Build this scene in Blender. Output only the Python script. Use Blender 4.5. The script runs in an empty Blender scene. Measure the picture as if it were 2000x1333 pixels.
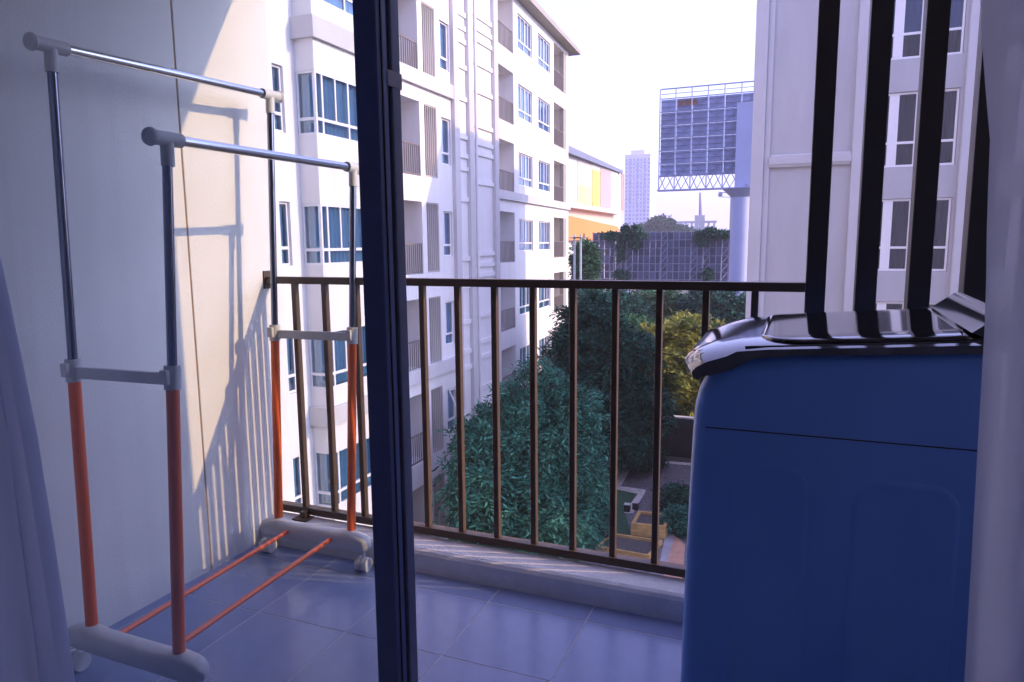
import bpy, bmesh, math, random
import numpy as np
from mathutils import Vector, Matrix

random.seed(7)
RNG = np.random.default_rng(11)
SC = bpy.context.scene
COL = SC.collection

# ------------------------------------------------------------------ camera
F_PX, YAW, PITCH, ROLL = 1371.8, math.radians(-22.356), math.radians(-7.925), math.radians(-0.5436)
CAM = Vector((0.0, 0.0, 1.22))
fwd = Vector((math.sin(YAW) * math.cos(PITCH), math.cos(YAW) * math.cos(PITCH), math.sin(PITCH)))
r0 = Vector((math.cos(YAW), -math.sin(YAW), 0))
u0 = r0.cross(fwd)
RIGHT = r0 * math.cos(ROLL) + u0 * math.sin(ROLL)
UP = RIGHT.cross(fwd)
cam_data = bpy.data.cameras.new("camera")
cam_data.sensor_width = 36.0
cam_data.lens = F_PX / 2000.0 * 36.0
cam_data.clip_start = 0.02
cam_data.clip_end = 4000.0
cam = bpy.data.objects.new("camera", cam_data)
M = Matrix((RIGHT, UP, -fwd)).transposed().to_4x4()
M.translation = CAM
cam.matrix_world = M
COL.objects.link(cam)
SC.camera = cam

# ------------------------------------------------------------------ light
EXPO, WB_ON, WB_K, WB_T, SUN_E, SUN_C = 2.42, True, 5100, 22, 0.85, (1.0, 0.58, 0.19)
SUN_DIR = Vector((1.0, 0.257, 0.463)).normalized()
SUN_EL = math.asin(SUN_DIR.z)
SUN_AZ = math.atan2(SUN_DIR.x, SUN_DIR.y)
world = bpy.data.worlds.new("World")
SC.world = world
world.use_nodes = True
wn = world.node_tree.nodes
wl = world.node_tree.links
wn.clear()
sky = wn.new("ShaderNodeTexSky")
sky.sky_type = 'NISHITA'
sky.sun_disc = False
sky.sun_elevation = SUN_EL
sky.sun_rotation = SUN_AZ
sky.air_density = 1.0
sky.dust_density = 4.0
sky.ozone_density = 4.0
bg = wn.new("ShaderNodeBackground")
bg.inputs['Strength'].default_value = 0.15
wo = wn.new("ShaderNodeOutputWorld")
veil = wn.new("ShaderNodeMix")          # even bright haze veil over the whole dome
veil.data_type = 'RGBA'
VEIL_F, VEIL_C = 0.70, (1.50, 1.14, 1.56)
veil.inputs[0].default_value = VEIL_F
veil.inputs[7].default_value = (*VEIL_C, 1)
wl.new(sky.outputs[0], veil.inputs[6])
wl.new(veil.outputs[2], bg.inputs['Color'])
wl.new(bg.outputs[0], wo.inputs['Surface'])
sun_data = bpy.data.lights.new("sun", 'SUN')
sun_data.energy = SUN_E
sun_data.angle = math.radians(0.5)
sun_data.color = SUN_C
sun = bpy.data.objects.new("sun", sun_data)
sun.rotation_euler = SUN_DIR.to_track_quat('Z', 'Y').to_euler()
sun.location = (30, 8, 20)
COL.objects.link(sun)
SC.view_settings.view_transform = 'Standard'
SC.view_settings.look = 'None'
SC.view_settings.exposure = EXPO
SC.view_settings.use_white_balance = WB_ON
SC.view_settings.white_balance_temperature = WB_K
SC.view_settings.white_balance_tint = WB_T
SC.view_settings.gamma = 1.0
SC.cycles.max_bounces = 10
SC.cycles.diffuse_bounces = 5
SC.cycles.transparent_max_bounces = 16
SC.cycles.volume_bounces = 1
SC.cycles.use_denoising = True
SC.cycles.caustics_reflective = False
SC.cycles.caustics_refractive = False

# ------------------------------------------------------------------ helpers
def ray(px, py):
    return (fwd * F_PX + RIGHT * (px - 1000) - UP * (py - 666.5)).normalized()

def on(ax, val, px, py):
    d = ray(px, py)
    i = 'xyz'.index(ax)
    return CAM + d * ((val - CAM[i]) / d[i])

def mat(name, color, rough=0.7, var=0.0, vscale=8.0, bump=0.0, bscale=60.0, metal=0.0, spec=0.5,
        coat=0.0, rand=0.0, transl=0.0, color2=None, stretch=None):
    m = bpy.data.materials.new(name)
    m.use_nodes = True
    nt = m.node_tree
    N, L = nt.nodes, nt.links
    b = N['Principled BSDF']
    b.inputs['Roughness'].default_value = rough
    b.inputs['Metallic'].default_value = metal
    b.inputs['Specular IOR Level'].default_value = spec
    b.inputs['Coat Weight'].default_value = coat
    b.inputs['Coat Roughness'].default_value = 0.08
    c = (*color, 1)
    tc = N.new('ShaderNodeTexCoord')
    mp = N.new('ShaderNodeMapping')
    L.new(tc.outputs['Object'], mp.inputs['Vector'])
    if stretch:
        mp.inputs['Scale'].default_value = stretch
    src = None
    if var > 0:
        n = N.new('ShaderNodeTexNoise')
        n.inputs['Scale'].default_value = vscale
        n.inputs['Detail'].default_value = 6
        n.inputs['Roughness'].default_value = 0.65
        L.new(mp.outputs[0], n.inputs['Vector'])
        r = N.new('ShaderNodeValToRGB')
        r.color_ramp.elements[0].position = 0.3
        r.color_ramp.elements[1].position = 0.72
        c2 = color2 if color2 else tuple(x * (1 - var) for x in color)
        r.color_ramp.elements[0].color = (*c2, 1)
        r.color_ramp.elements[1].color = (*[min(1, x * (1 + var * 0.4)) for x in color], 1)
        L.new(n.outputs['Fac'], r.inputs[0])
        src = r.outputs[0]
        if rough > 0.15:
            mr = N.new('ShaderNodeMapRange')
            mr.inputs['To Min'].default_value = max(0, rough - 0.12)
            mr.inputs['To Max'].default_value = min(1, rough + 0.12)
            L.new(n.outputs['Fac'], mr.inputs['Value'])
            L.new(mr.outputs[0], b.inputs['Roughness'])
    if rand > 0:
        oi = N.new('ShaderNodeObjectInfo')
        geo = N.new('ShaderNodeNewGeometry')
        ad = N.new('ShaderNodeMath'); ad.operation = 'ADD'
        L.new(oi.outputs['Random'], ad.inputs[0])
        L.new(geo.outputs['Random Per Island'], ad.inputs[1])
        fr = N.new('ShaderNodeMath'); fr.operation = 'FRACT'
        L.new(ad.outputs[0], fr.inputs[0])
        mr = N.new('ShaderNodeMapRange')
        mr.inputs['To Min'].default_value = 1 - rand
        mr.inputs['To Max'].default_value = 1 + rand * 0.7
        L.new(fr.outputs[0], mr.inputs['Value'])
        mx = N.new('ShaderNodeVectorMath'); mx.operation = 'SCALE'
        if src:
            L.new(src, mx.inputs[0])
        else:
            mx.inputs[0].default_value = color
        L.new(mr.outputs[0], mx.inputs['Scale'])
        src = mx.outputs[0]
    if src:
        L.new(src, b.inputs['Base Color'])
    else:
        b.inputs['Base Color'].default_value = c
    if bump > 0:
        n2 = N.new('ShaderNodeTexNoise')
        n2.inputs['Scale'].default_value = bscale
        n2.inputs['Detail'].default_value = 5
        L.new(mp.outputs[0], n2.inputs['Vector'])
        bp = N.new('ShaderNodeBump')
        bp.inputs['Strength'].default_value = bump
        bp.inputs['Distance'].default_value = 0.01
        L.new(n2.outputs['Fac'], bp.inputs['Height'])
        L.new(bp.outputs[0], b.inputs['Normal'])
    if transl > 0:
        tr = N.new('ShaderNodeBsdfTranslucent')
        if src:
            L.new(src, tr.inputs['Color'])
        else:
            tr.inputs['Color'].default_value = c
        ms = N.new('ShaderNodeMixShader')
        ms.inputs[0].default_value = transl
        L.new(b.outputs[0], ms.inputs[1])
        L.new(tr.outputs[0], ms.inputs[2])
        L.new(ms.outputs[0], N['Material Output'].inputs['Surface'])
    return m

def glass_mat(name, tint=(0.9, 0.95, 1.0), base_refl=0.04, rough=0.0, gloss=(1, 1, 1)):
    m = bpy.data.materials.new(name)
    m.use_nodes = True
    nt = m.node_tree
    N, L = nt.nodes, nt.links
    N.remove(N['Principled BSDF'])
    t = N.new('ShaderNodeBsdfTransparent')
    t.inputs['Color'].default_value = (*tint, 1)
    g = N.new('ShaderNodeBsdfGlossy')
    g.inputs['Roughness'].default_value = rough
    g.inputs['Color'].default_value = (*gloss, 1)
    geo = N.new('ShaderNodeNewGeometry')
    dp = N.new('ShaderNodeVectorMath'); dp.operation = 'DOT_PRODUCT'
    L.new(geo.outputs['Normal'], dp.inputs[0]); L.new(geo.outputs['Incoming'], dp.inputs[1])
    ab = N.new('ShaderNodeMath'); ab.operation = 'ABSOLUTE'; L.new(dp.outputs['Value'], ab.inputs[0])
    om = N.new('ShaderNodeMath'); om.operation = 'SUBTRACT'; om.inputs[0].default_value = 1.0; L.new(ab.outputs[0], om.inputs[1])
    pw = N.new('ShaderNodeMath'); pw.operation = 'POWER'; pw.inputs[1].default_value = 5.0; L.new(om.outputs[0], pw.inputs[0])
    ad = N.new('ShaderNodeMath'); ad.operation = 'MULTIPLY_ADD'; ad.use_clamp = True
    ad.inputs[1].default_value = 0.9; ad.inputs[2].default_value = 0.035 + base_refl
    L.new(pw.outputs[0], ad.inputs[0])
    mx = N.new('ShaderNodeMixShader')
    L.new(ad.outputs[0], mx.inputs[0])
    L.new(t.outputs[0], mx.inputs[1])
    L.new(g.outputs[0], mx.inputs[2])
    L.new(mx.outputs[0], N['Material Output'].inputs['Surface'])
    return m

def sheer_mat(name, color, alpha):
    m = bpy.data.materials.new(name)
    m.use_nodes = True
    nt = m.node_tree
    N, L = nt.nodes, nt.links
    N.remove(N['Principled BSDF'])
    d = N.new('ShaderNodeBsdfDiffuse'); d.inputs['Color'].default_value = (*color, 1)
    tr = N.new('ShaderNodeBsdfTranslucent'); tr.inputs['Color'].default_value = (*color, 1)
    tp = N.new('ShaderNodeBsdfTransparent')
    tc = N.new('ShaderNodeTexCoord')
    w = N.new('ShaderNodeTexNoise'); w.inputs['Scale'].default_value = 300
    L.new(tc.outputs['Object'], w.inputs['Vector'])
    bp = N.new('ShaderNodeBump'); bp.inputs['Strength'].default_value = 0.3; bp.inputs['Distance'].default_value = 0.002
    L.new(w.outputs['Fac'], bp.inputs['Height'])
    L.new(bp.outputs[0], d.inputs['Normal'])
    m1 = N.new('ShaderNodeMixShader'); m1.inputs[0].default_value = 0.45
    L.new(d.outputs[0], m1.inputs[1]); L.new(tr.outputs[0], m1.inputs[2])
    m2 = N.new('ShaderNodeMixShader'); m2.inputs[0].default_value = alpha
    L.new(tp.outputs[0], m2.inputs[1]); L.new(m1.outputs[0], m2.inputs[2])
    L.new(m2.outputs[0], N['Material Output'].inputs['Surface'])
    return m

class MB:
    def __init__(s):
        s.v, s.f = [], []
    def quad(s, a, b, c, d):
        n = len(s.v); s.v += [tuple(a), tuple(b), tuple(c), tuple(d)]; s.f.append((n, n + 1, n + 2, n + 3)); return s
    def hexa(s, p):
        n = len(s.v); s.v += [tuple(q) for q in p]
        s.f += [tuple(n + i for i in f) for f in ((0, 3, 2, 1), (4, 5, 6, 7), (0, 1, 5, 4), (1, 2, 6, 5), (2, 3, 7, 6), (3, 0, 4, 7))]
        return s
    def box(s, x0, x1, y0, y1, z0, z1, P=None):
        p = [(x0, y0, z0), (x1, y0, z0), (x1, y1, z0), (x0, y1, z0), (x0, y0, z1), (x1, y0, z1), (x1, y1, z1), (x0, y1, z1)]
        if P: p = [P(*q) for q in p]
        return s.hexa(p)
    def tube(s, a, b, r, r2=None, n=12, caps=True):
        a, b = Vector(a), Vector(b); r2 = r if r2 is None else r2
        d = (b - a).normalized()
        x = d.orthogonal().normalized(); y = d.cross(x)
        k = len(s.v)
        for c, rr in ((a, r), (b, r2)):
            for i in range(n):
                t = 2 * math.pi * i / n
                s.v.append(tuple(c + (x * math.cos(t) + y * math.sin(t)) * rr))
        for i in range(n):
            j = (i + 1) % n
            s.f.append((k + i, k + j, k + n + j, k + n + i))
        if caps:
            s.f.append(tuple(k + n - 1 - i for i in range(n)))
            s.f.append(tuple(k + n + i for i in range(n)))
        return s
    def grid(s, pts):
        k = len(s.v); nr, nc = len(pts), len(pts[0])
        for r in pts: s.v += [tuple(p) for p in r]
        for i in range(nr - 1):
            for j in range(nc - 1):
                s.f.append((k + i * nc + j, k + i * nc + j + 1, k + (i + 1) * nc + j + 1, k + (i + 1) * nc + j))
        return s
    def mesh(s, name, smooth=False, bevel=0.0, seg=2, weld=False):
        me = bpy.data.meshes.new(name)
        me.from_pydata(s.v, [], s.f)
        bm = bmesh.new(); bm.from_mesh(me)
        if weld: bmesh.ops.remove_doubles(bm, verts=bm.verts, dist=1e-5)
        bmesh.ops.recalc_face_normals(bm, faces=bm.faces)
        if bevel > 0:
            bmesh.ops.bevel(bm, geom=list(bm.edges), offset=bevel, segments=seg, profile=0.5, affect='EDGES', clamp_overlap=True)
        bm.to_mesh(me); bm.free()
        if smooth:
            me.polygons.foreach_set('use_smooth', [True] * len(me.polygons))
            if smooth == 'auto': me.set_sharp_from_angle(angle=math.radians(40))
        return me
    def build(s, name, m, parent=None, **k):
        return link(name, s.mesh(name, **k), m, parent)

def link(name, me, m, parent=None, loc=(0, 0, 0), rot=None):
    o = bpy.data.objects.new(name, me)
    COL.objects.link(o)
    if m is not None and len(me.materials) == 0: me.materials.append(m)
    if parent is not None:
        o.parent = parent
        o.matrix_parent_inverse = Matrix.Translation(-abs_loc(parent))
    o.location = loc
    if rot: o.rotation_euler = rot
    return o

def abs_loc(o):
    p = Vector((0, 0, 0))
    while o is not None:
        p = p + Vector(o.location)
        if o.parent is not None: p = p + o.matrix_parent_inverse.translation
        o = o.parent
    return p

def child(name, me, m, parent, world_shift=(0, 0, 0), rot=None):
    """part whose mesh is in world coordinates (plus a shift)"""
    return link(name, me, m, parent, world_shift, rot)

def tag(o, label=None, cat=None, group=None, kind=None):
    if label: o['label'] = label
    if cat: o['category'] = cat
    if group: o['group'] = group
    if kind: o['kind'] = kind
    return o

def thing(name, label, cat, loc=(0, 0, 0), group=None):
    o = bpy.data.objects.new(name, None)
    o.empty_display_size = 0.2
    COL.objects.link(o); o.location = loc
    return tag(o, label, cat, group)

def struct(name, mb, m, **k):
    return tag(mb.build(name, m, **k), kind='structure')

# ------------------------------------------------------------------ materials
M_cream = mat('cream_render', (0.76, 0.76, 0.74), 0.85, 0.06, 3.0, 0.25, 220)
M_joint = mat('joint_sealant', (0.34, 0.21, 0.08), 0.8, 0.2, 30)
M_ceil = mat('ceiling_paint', (0.82, 0.82, 0.82), 0.9, 0.05, 4)
M_kerb = mat('kerb_render', (0.70, 0.70, 0.70), 0.85, 0.18, 12, 0.3, 150)
M_tile = mat('floor_tile', (0.25, 0.30, 0.48), 0.22, 0.10, 14, 0.03, 200, rand=0.05)  # blue of the shaded floor is put into the tile colour
M_grout = mat('grout', (0.48, 0.48, 0.52), 0.9, 0.2, 40)
M_rail = mat('bronze_paint', (0.075, 0.046, 0.022), 0.45, 0.15, 25, 0.05, 300)
M_slat = mat('slat_paint', (0.035, 0.033, 0.034), 0.5, 0.1, 12)
M_orange = mat('orange_tube', (0.82, 0.15, 0.02), 0.32, 0.06, 20, coat=0.25)
M_upright = mat('dark_chrome', (0.20, 0.21, 0.26), 0.16, 0.04, 40, metal=1.0)
M_chrome = mat('chrome_tube', (0.62, 0.63, 0.65), 0.12, 0.04, 40, metal=1.0)
M_plast = mat('grey_plastic', (0.62, 0.62, 0.60), 0.5, 0.06, 60, 0.08, 400)
M_plast2 = mat('white_plastic', (0.72, 0.72, 0.70), 0.4, 0.06, 40)
M_dark = mat('dark_rubber', (0.02, 0.02, 0.022), 0.6)
M_frame = mat('door_frame_paint', (0.15, 0.18, 0.38), 0.42, 0.12, 30, 0.04, 300)  # navy cast of the shade is mixed into the frame colour
M_frame2 = mat('door_frame_mill', (0.22, 0.24, 0.36), 0.42, 0.12, 30)
M_glass = glass_mat('door_glass', (0.95, 0.97, 0.98), 0.0)
M_paper = mat('paper_label', (0.88, 0.88, 0.92), 0.6, 0.08, 90, transl=.5)
M_wash = mat('washer_body', (0.19, 0.38, 0.90), 0.36, 0.10, 2.5, 0.03, 350, coat=0.2)  # grey body; the blue of its shade is put into the colour
M_lid = mat('washer_lid', (0.012, 0.013, 0.016), 0.05, coat=0.6)
M_cover = mat('washer_cover', (0.05, 0.055, 0.07), 0.08, coat=0.6)
M_curt = sheer_mat('sheer_curtain', (0.72, 0.75, 0.90), 0.93)
M_room = mat('room_paint', (0.80, 0.80, 0.81), 0.9, 0.04, 3)
M_roomf = mat('room_floor', (0.50, 0.50, 0.50), 0.4, 0.2, 4)
M_fac = mat('facade_white', (0.71, 0.70, 0.70), 0.9, 0.10, 1.6, 0.3, 25, stretch=(1, 1, .18))
M_facdk = mat('facade_trim', (0.54, 0.53, 0.54), 0.9, 0.10, 1.6, 0.2, 25, stretch=(1, 1, .18))
M_fac2 = mat('facade_grey', (0.44, 0.44, 0.46), 0.9, 0.10, 1.4, 0.35, 30, stretch=(1, 1, .2))
M_fac2l = mat('facade_grey_light', (0.50, 0.50, 0.52), 0.9, 0.06, 0.7, 0.3, 30)
M_recess = mat('recess_paint', (0.48, 0.46, 0.43), 0.9, 0.08, 1.5)
M_wfr = mat('window_frame', (0.74, 0.74, 0.76), 0.4, 0.04, 10)
M_wgl = glass_mat('window_glass', (0.70, 0.82, 0.92), 0.08)
M_wgl2 = glass_mat('window_glass_dark', (0.42, 0.50, 0.70), 0.03)
M_wcur = mat('window_curtain', (0.42, 0.52, 0.64), 0.9, 0.1, 3, rand=0.25)
M_wcur2 = mat('window_blind', (0.018, 0.026, 0.06), 0.9, 0.2, 2, rand=0.4)
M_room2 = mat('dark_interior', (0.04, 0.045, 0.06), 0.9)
M_brail = mat('balcony_bars', (0.16, 0.14, 0.135), 0.6)
M_louv = mat('louvre_bars', (0.40, 0.37, 0.35), 0.6)
M_eave = mat('eave', (0.33, 0.31, 0.28), 0.8, 0.15, 2)
M_pipe = mat('downpipe', (0.62, 0.61, 0.63), 0.5)
M_ac = mat('air_conditioner', (0.70, 0.68, 0.64), 0.5)
M_laundry = mat('laundry', (0.75, 0.25, 0.08), 0.9, rand=0.4)
M_ground = mat('soil_ground', (0.10, 0.095, 0.08), 0.95, 0.5, 0.12, 0.4, 3)
M_gravel = mat('dark_gravel', (0.17, 0.165, 0.18), 0.95, 0.6, 6.0, 0.8, 20)
M_lawn = mat('lawn', (0.035, 0.10, 0.05), 0.95, 0.5, 8, 0.6, 40)
M_pebble = mat('white_pebbles', (0.62, 0.60, 0.57), 0.9, 0.5, 9.0, 0.8, 25)
M_terra = mat('terracotta_paving', (0.46, 0.27, 0.19), 0.9, 0.3, 3, 0.3, 12)
M_conc = mat('concrete_path', (0.33, 0.33, 0.36), 0.9, 0.25, 2.5)
M_wood = mat('planter_wood', (0.50, 0.33, 0.12), 0.8, 0.45, 3, 0.3, 20, stretch=(1, 1, 4))
M_soil = mat('planter_soil', (0.09, 0.085, 0.085), 1.0, 0.6, 14, 0.8, 30)
M_gwall = mat('garden_wall', (0.035, 0.037, 0.04), 0.9, 0.4, 1.5, 0.2, 10)
M_cop = mat('wall_coping', (0.50, 0.50, 0.50), 0.9, 0.2, 4)
M_bark = mat('bark', (0.13, 0.10, 0.075), 0.95, 0.5, 5, 0.8, 20, stretch=(1, 1, .3))
M_leafA = mat('leaf_blue_green', (0.050, 0.165, 0.120), 0.6, rand=0.7, transl=0.15, spec=.15)
M_leafB = mat('leaf_dark_green', (0.028, 0.105, 0.070), 0.6, rand=0.7, transl=0.15, spec=.15)
M_leafC = mat('leaf_yellow_green', (0.42, 0.38, 0.04), 0.6, 0.5, 0.55, rand=0.5, transl=0.3, spec=.15, color2=(0.035, 0.12, 0.055))  # sunlit yellow and shaded teal of the crown are mixed into the leaf colour
M_leafD = mat('leaf_mid_green', (0.050, 0.135, 0.055), 0.6, rand=0.6, transl=0.2, spec=.15)
M_leafE = mat('leaf_ivy', (0.025, 0.115, 0.07), 0.6, rand=0.5, transl=0.25)
M_steel = mat('billboard_steel', (0.22, 0.23, 0.30), 0.6, 0.15, 1)
M_steell = mat('billboard_upright', (0.40, 0.42, 0.52), 0.6)
M_sheet = mat('billboard_sheet', (0.29, 0.33, 0.52), 0.75, 0.30, 0.8, rand=0.20)
M_sheet2 = mat('billboard_sheet_old', (0.13, 0.14, 0.24), 0.75, 0.45, 0.8, rand=0.35)
M_rust = mat('rusty_sheet', (0.30, 0.15, 0.09), 0.9, 0.4, 1)
M_pole = mat('billboard_pole', (0.34, 0.37, 0.52), 0.55, 0.08, 0.4)
M_mallw = mat('mall_white', (0.74, 0.70, 0.66), 0.8, 0.05, 0.2)
M_mallp = mat('mall_pink', (0.68, 0.50, 0.42), 0.8, 0.08, 0.2)
M_mallo = mat('mall_orange', (0.66, 0.27, 0.05), 0.7, 0.1, 0.2)
M_mallb = mat('mall_canopy', (0.16, 0.19, 0.28), 0.6)
M_ad1 = mat('poster_yellow', (0.62, 0.48, 0.12), 0.6, 0.5, 0.6, color2=(0.50, 0.36, 0.30))
M_ad2 = mat('poster_lemon', (0.66, 0.58, 0.10), 0.6, 0.3, 0.6)
M_ad3 = mat('poster_violet', (0.30, 0.26, 0.36), 0.6, 0.6, 0.5, color2=(0.50, 0.34, 0.26))
M_ad0 = mat('poster_pale', (0.62, 0.55, 0.52), 0.6, 0.3, 0.7)
M_tower = mat('tower_wall', (0.74, 0.70, 0.78), 0.8)  # tower wall and windows lightened, distance haze put into their colours
M_towerw = mat('tower_windows', (0.36, 0.38, 0.56), 0.4)

# ------------------------------------------------------------------ balcony shell
WX = -2.03          # face of the left wall
struct('balcony_slab', MB().box(-2.30, 1.15, 0.86, 2.29, -0.20, -0.012), M_grout)
floor = struct('balcony_floor', MB().box(WX, 1.10, 1.03, 2.17, -0.012, -0.0009), M_grout)
TP = 0.346
tile_me = {}
def tile_mesh(w, d):
    k = (round(w, 3), round(d, 3))
    if k not in tile_me:
        tile_me[k] = MB().box(0, w, 0, d, -0.0028, 0.0).mesh('floor_tile', bevel=0.0012, seg=1)
    return tile_me[k]
xs = [WX] + [x for x in np.arange(-0.60 - TP * 6, 1.1, TP) if x > WX + 0.02] + [1.10]
ys = [1.03, 1.376, 1.722, 2.064, 2.17]
for i in range(len(xs) - 1):
    for j in range(len(ys) - 1):
        g = 0.0018
        me = tile_mesh(xs[i + 1] - xs[i] - 2 * g, ys[j + 1] - ys[j] - 2 * g)
        child('floor_tile', me, M_tile, floor, (xs[i] + g, ys[j] + g, 0.0))
kerb = MB()
prof = [(2.17, -0.003), (2.17, 0.070), (2.178, 0.082), (2.19, 0.088), (2.285, 0.092), (2.295, 0.086), (2.295, -0.2), (2.20, -0.2)]
ks = [(x, [(x, y, z) for y, z in prof]) for x in (WX, 1.10)]
n = len(prof)
kerb.v = [p for _, r in ks for p in r]
kerb.f = [(i, (i + 1) % n, n + (i + 1) % n, n + i) for i in range(n)] + [tuple(range(n)), tuple(range(2 * n - 1, n - 1, -1))]
kb = kerb.build('balcony_kerb', M_kerb)
tag(kb, 'low pale concrete kerb along the balcony edge under the railing', 'kerb')

bw = thing('balcony_wall', 'cream rendered side wall of the balcony behind the garment rack', 'wall', (WX, 1.6, 0))
JY = 1.905
child('wall_panel', MB().box(WX - 0.2, WX, 0.86, JY - 0.004, -0.2, 2.54).mesh('wall_panel'), M_cream, bw)
child('wall_panel', MB().box(WX - 0.2, WX, JY + 0.004, 2.378, -0.2, 2.54).mesh('wall_panel', bevel=0.003), M_cream, bw)
child('joint', MB().box(WX - 0.1, WX - 0.004, JY - 0.004, JY + 0.004, -0.2, 2.54).mesh('joint'), M_joint, bw)
rw = MB().box(1.10, 1.30, 0.86, 2.29, -0.2, 2.54).build('balcony_wall', M_cream)
tag(rw, 'cream side wall closing the balcony behind the washing machine', 'wall')
struct('balcony_ceiling', MB().box(-2.30, 1.30, 0.86, 2.42, 2.54, 2.76), M_ceil)

# own block around the balcony and the room behind the camera
own = thing('apartment_block', 'pale block that carries the balcony and the room behind it', 'building', (0, -3, -9.3))
for b in ((-11.0, -3.65, -5.0, 2.20, -9.3, 12.5), (-3.65, -2.24, 0.87, 2.20, -0.21, 2.77), (-3.65, -2.24, -5.0, 2.20, 2.77, 12.5), (-3.65, -2.24, -5.0, 2.20, -9.3, -0.21), (1.31, 16.0, -5.0, 2.20, -9.3, 12.5),
          (-2.24, 1.31, -5.0, 2.20, 2.77, 12.5), (-2.24, 1.31, -5.0, 2.20, -9.3, -0.21)):
    child('wall', MB().box(*b).mesh('wall'), M_fac, own)
struct('room_floor', MB().box(-3.64, 1.31, -5.0, 0.85, -0.20, -0.01), M_roomf)
struct('room_ceiling', MB().box(-3.64, 1.31, -5.0, 0.855, 2.5, 2.76), M_room)
struct('room_wall_left', MB().box(-3.64, -3.3, -5.0, 0.855, -0.01, 2.5), M_room)
struct('room_wall_front', MB().box(-3.3, WX - 0.2, 0.70, 0.855, -0.01, 2.5), M_room)
struct('room_wall_right', MB().box(1.05, 1.31, -5.0, 0.855, -0.01, 2.5), M_room)
struct('room_wall_back', MB().box(-3.3, 1.05, -5.0, -1.0, -0.01, 2.5), M_room)  # unseen; set close and pale to bounce fill light onto room-facing faces
dw = thing('door_wall', 'pale wall framing the balcony door opening', 'wall', (-0.4, 0.95, 0))
child('wall', MB().box(WX, -1.70, 0.86, 1.03, -0.002, 2.54).mesh('wall'), M_cream, dw)
child('wall', MB().box(0.80, 1.10, 0.86, 1.03, -0.002, 2.54).mesh('wall'), M_cream, dw)
child('lintel', MB().box(-1.70, 0.80, 0.86, 1.03, 2.32, 2.54).mesh('lintel'), M_cream, dw)

# ------------------------------------------------------------------ sliding door
def door_panel(label, x0, x1, y0, y1, m):
    t = thing('sliding_door_panel', label, 'door', ((x0 + x1) / 2, (y0 + y1) / 2, 0.02))
    w = 0.041
    child('stile', MB().box(x1 - w, x1, y0, y1, 0.02, 2.31).mesh('stile', bevel=0.0025), m, t)
    child('stile', MB().box(x0, x0 + w, y0, y1, 0.02, 2.31).mesh('stile', bevel=0.0025), m, t)
    child('rail', MB().box(x0 + w, x1 - w, y0 + .002, y1 - .002, 0.02, 0.085).mesh('rail', bevel=0.002), m, t)
    child('rail', MB().box(x0 + w, x1 - w, y0 + .002, y1 - .002, 2.25, 2.31).mesh('rail', bevel=0.002), m, t)
    ym = (y0 + y1) / 2
    child('pane', MB().box(x0 + w - .004, x1 - w + .004, ym - .0025, ym + .0025, 0.08, 2.255).mesh('pane'), M_glass, t)
    return t
d1 = door_panel('dark sliding door panel slid open, nearest the room, its stile in mid picture', -1.69, -0.607, 0.950, 0.980, M_frame)
child('gasket', MB().box(-0.640, -0.613, 0.980, 0.992, 0.02, 2.31).mesh('gasket', bevel=0.002), M_dark, d1)
child('brush_strip', MB().box(-0.6068, -0.6052, 0.961, 0.964, 0.02, 2.31).mesh('brush_strip'), M_dark, d1)
d2 = door_panel('grey fixed glass door panel behind the open sliding panel', -1.69, -0.607, 0.992, 1.018, M_frame2)
pA, pB = on('x', -0.6060, 762, 137), on('x', -0.6060, 783, 176)
child('sticker', MB().box(-0.6068, -0.6058, 0.978, 1.0185, pB.z, pA.z).box(-0.650, -0.6058, 1.0183, 1.0192, pB.z, pA.z).mesh('sticker'), M_paper, d2)
df = thing('door_frame', 'dark outer frame and track of the sliding balcony door', 'door frame', (-0.4, 0.98, 0))
child('track', MB().box(-1.70, 0.80, 0.93, 1.03, 0.0, 0.018).mesh('track'), M_frame, df)
child('jamb', MB().box(-1.70, -1.692, 0.93, 1.03, 0.018, 2.318).mesh('jamb'), M_frame, df)
child('jamb', MB().box(0.77, 0.80, 0.93, 1.03, 0.018, 2.318).mesh('jamb'), M_frame, df)
child('head', MB().box(-1.692, 0.77, 0.93, 1.03, 2.312, 2.32).mesh('head'), M_frame, df)

# ------------------------------------------------------------------ curtains
def curtain(label, edge, far_x, y, folds, seed, sgn):
    """edge: list of (z, x) of the hanging inner edge; pleated cloth runs from it to far_x"""
    rg = random.Random(seed)
    zs = np.linspace(0.01, 2.40, 60)
    ez = [e[0] for e in edge]; ex = [e[1] for e in edge]
    ph = [rg.uniform(0, 6.28) for _ in range(6)]
    pts = []
    nc = 150
    for z in zs:
        x_e = float(np.interp(z, ez, ex))
        row = []
        for j in range(nc):
            t = j / (nc - 1)
            x = x_e + (far_x - x_e) * t
            a = 0.030 * (0.6 + 0.4 * math.sin(z * 1.3 + ph[0]))
            yy = y + a * math.sin(folds * 6.28 * t + ph[1] + 0.5 * math.sin(z * 1.7 + ph[2])) + 0.012 * math.sin(folds * 2.7 * 6.28 * t + ph[3] + z * .8)
            xx = x + 0.010 * math.sin(folds * 6.28 * t * 2 + ph[4] + z * 0.6)
            row.append((xx, yy, z))
        pts.append(row)
    o = MB().grid(pts).build('curtain', M_curt, smooth=True)
    return tag(o, label, 'curtain')
YC = 0.76
edge_r = []
for px, py in ((1936, 0), (1943, 150), (1956, 255), (1949, 420), (1946, 600), (1940, 700), (1930, 860), (1915, 1100), (1900, 1333)):
    p = on('y', YC, px, py); edge_r.append((p.z, p.x))
edge_r.sort(); edge_r = [(0.0, edge_r[0][1] - 0.01)] + edge_r + [(2.4, edge_r[-1][1])]
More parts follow.
